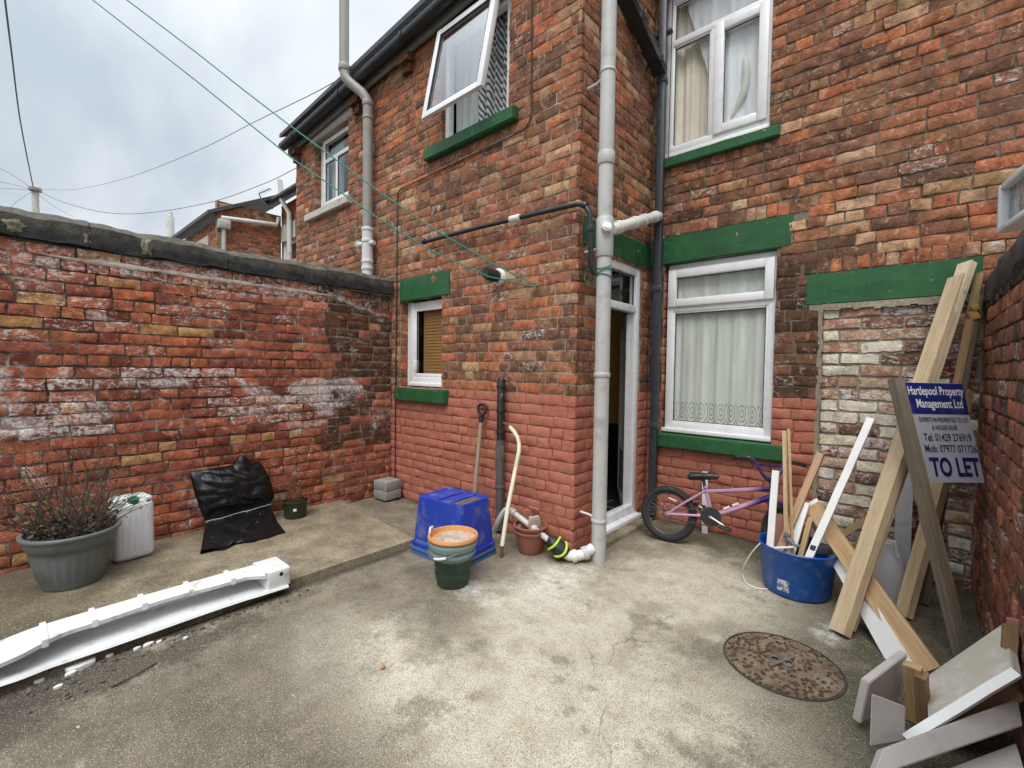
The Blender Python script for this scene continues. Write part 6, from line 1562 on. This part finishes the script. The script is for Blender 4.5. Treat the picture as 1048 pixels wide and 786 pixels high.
pit = cm.math('MULTIPLY', cm.rng(vd, .50, .36, 0, 1, True), cm.rng(cm.noise(9, 5, .6, P_), .34, .50, .6, 1))
plate = cm.mix(cm.rng(cm.noise(14, 8, .68, P_), .36, .64), (.095, .068, .047), (.235, .165, .112))
plate = cm.mix(cm.rng(cm.noise(5, 7, .65, P_), .52, .66, 0, .7, True), plate, (.21, .18, .125))
plate = cm.mulc(plate, cm.rng(cm.noise(110, 4, .65, P_), .3, .7, .7, 1.3))
cc_ = cm.mix(pit, plate, cm.mix(cm.rng(cm.noise(40, 4, .6, P_), .4, .6), (.040, .029, .021), (.085, .058, .040)))
cov = mb.build('cover', cm.set(cc_, .88, cm.bump(cm.math('ADD', cm.math('MULTIPLY', pit, -1.0), cm.math('MULTIPLY', cm.noise(90, 5, .65, P_), .35)), .9, .006), Specular_IOR_Level=.2), t)
mb = MB(); mb.box(mc_+V((0, 0, .006)), (.020, .17, .010), Matrix.Rotation(R(-25), 3, 'Z'), .003); mb.lathe([(.016, .010), (.022, .012), (.027, .004)], mc_+V((.026, .006, 0)), 24); mb.lathe([(.016, .010), (.022, .012), (.027, .004)], mc_+V((-.026, -.004, 0)), 24); mb.build('key_plate', plain('worn_iron', (.17, .155, .14), .6, .2, 20, .3, metal=.4), t)

# crumbs and flakes
rng = random.Random(9); FLK = plain('white_flake', (.62, .61, .58), .7, .12, 20, .2)
for k, (x, y, s_) in enumerate(((82, 682, .055), (72, 690, .02), (152, 660, .022), (140, 664, .016), (163, 657, .014), (112, 671, .016), (40, 697, .018), (60, 703, .015), (190, 653, .012))):
    p = onz(x, y, .004); mb = MB(); n = 7
    poly = [p+V((s_*(1+.4*rng.random())*math.cos(2*PI*i/n)*.55, s_*(1+.4*rng.random())*math.sin(2*PI*i/n)*.85, 0)) for i in range(n)]
    mb.prism(poly, (0, 0, -.006), (0, 0, .004+.25*s_)); bmesh.ops.bevel(mb.bm, geom=list(mb.bm.edges), offset=.002, segments=1, affect='EDGES')
    o = mb.build('plaster_flake', FLK, origin=p); tag(o, 'largest white plaster flake lying below the white trim' if k == 0 else 'small white flake of plaster lying on the concrete', 'flake', 'white plaster flakes on the ground')
p = onz(392, 684, .004); mb = MB(); mb.box(p+V((0, 0, .006)), (.016, .020, .012), Matrix.Rotation(.6, 3, 'Z'), .004); o = mb.build('brick_chip', plain('orange_brick_chip', (.42, .17, .07), .85, .2, 20, .3), origin=p); tag(o, 'small orange brick chip on the concrete', 'brick chip')
mb = MB(); a, b = onz(114, 703, .006), onz(160, 678, .006); mb.tube([a, a.lerp(b, .5)+V((.01, .01, .004)), b], .004, 6); o = mb.build('twig', plain('brown_twig', (.10, .065, .045)), origin=a); tag(o, 'thin dark twig lying on the concrete', 'twig')
mb = MB()
for k in range(260):
    y = rng.uniform(-.5, 1.25); x = edge_x(y)+.02+abs(rng.gauss(0, .09))*(1.4 if y < .35 else .6)
    s_ = rng.uniform(.003, .012); p = V((x, y, s_*.3)); mb.box(p, (s_*rng.uniform(.6, 1.6), s_*rng.uniform(.6, 1.6), s_*rng.uniform(.4, .9)), Matrix.Rotation(rng.uniform(0, 3), 3, 'Z') @ Matrix.Rotation(rng.uniform(-.5, .5), 3, 'X'))
o = mb.build('dirt_crumbs', plain('dark_crumbs', (.075, .062, .05), .95, .6, 25, 0), smooth=False); tag(o, kind='stuff')
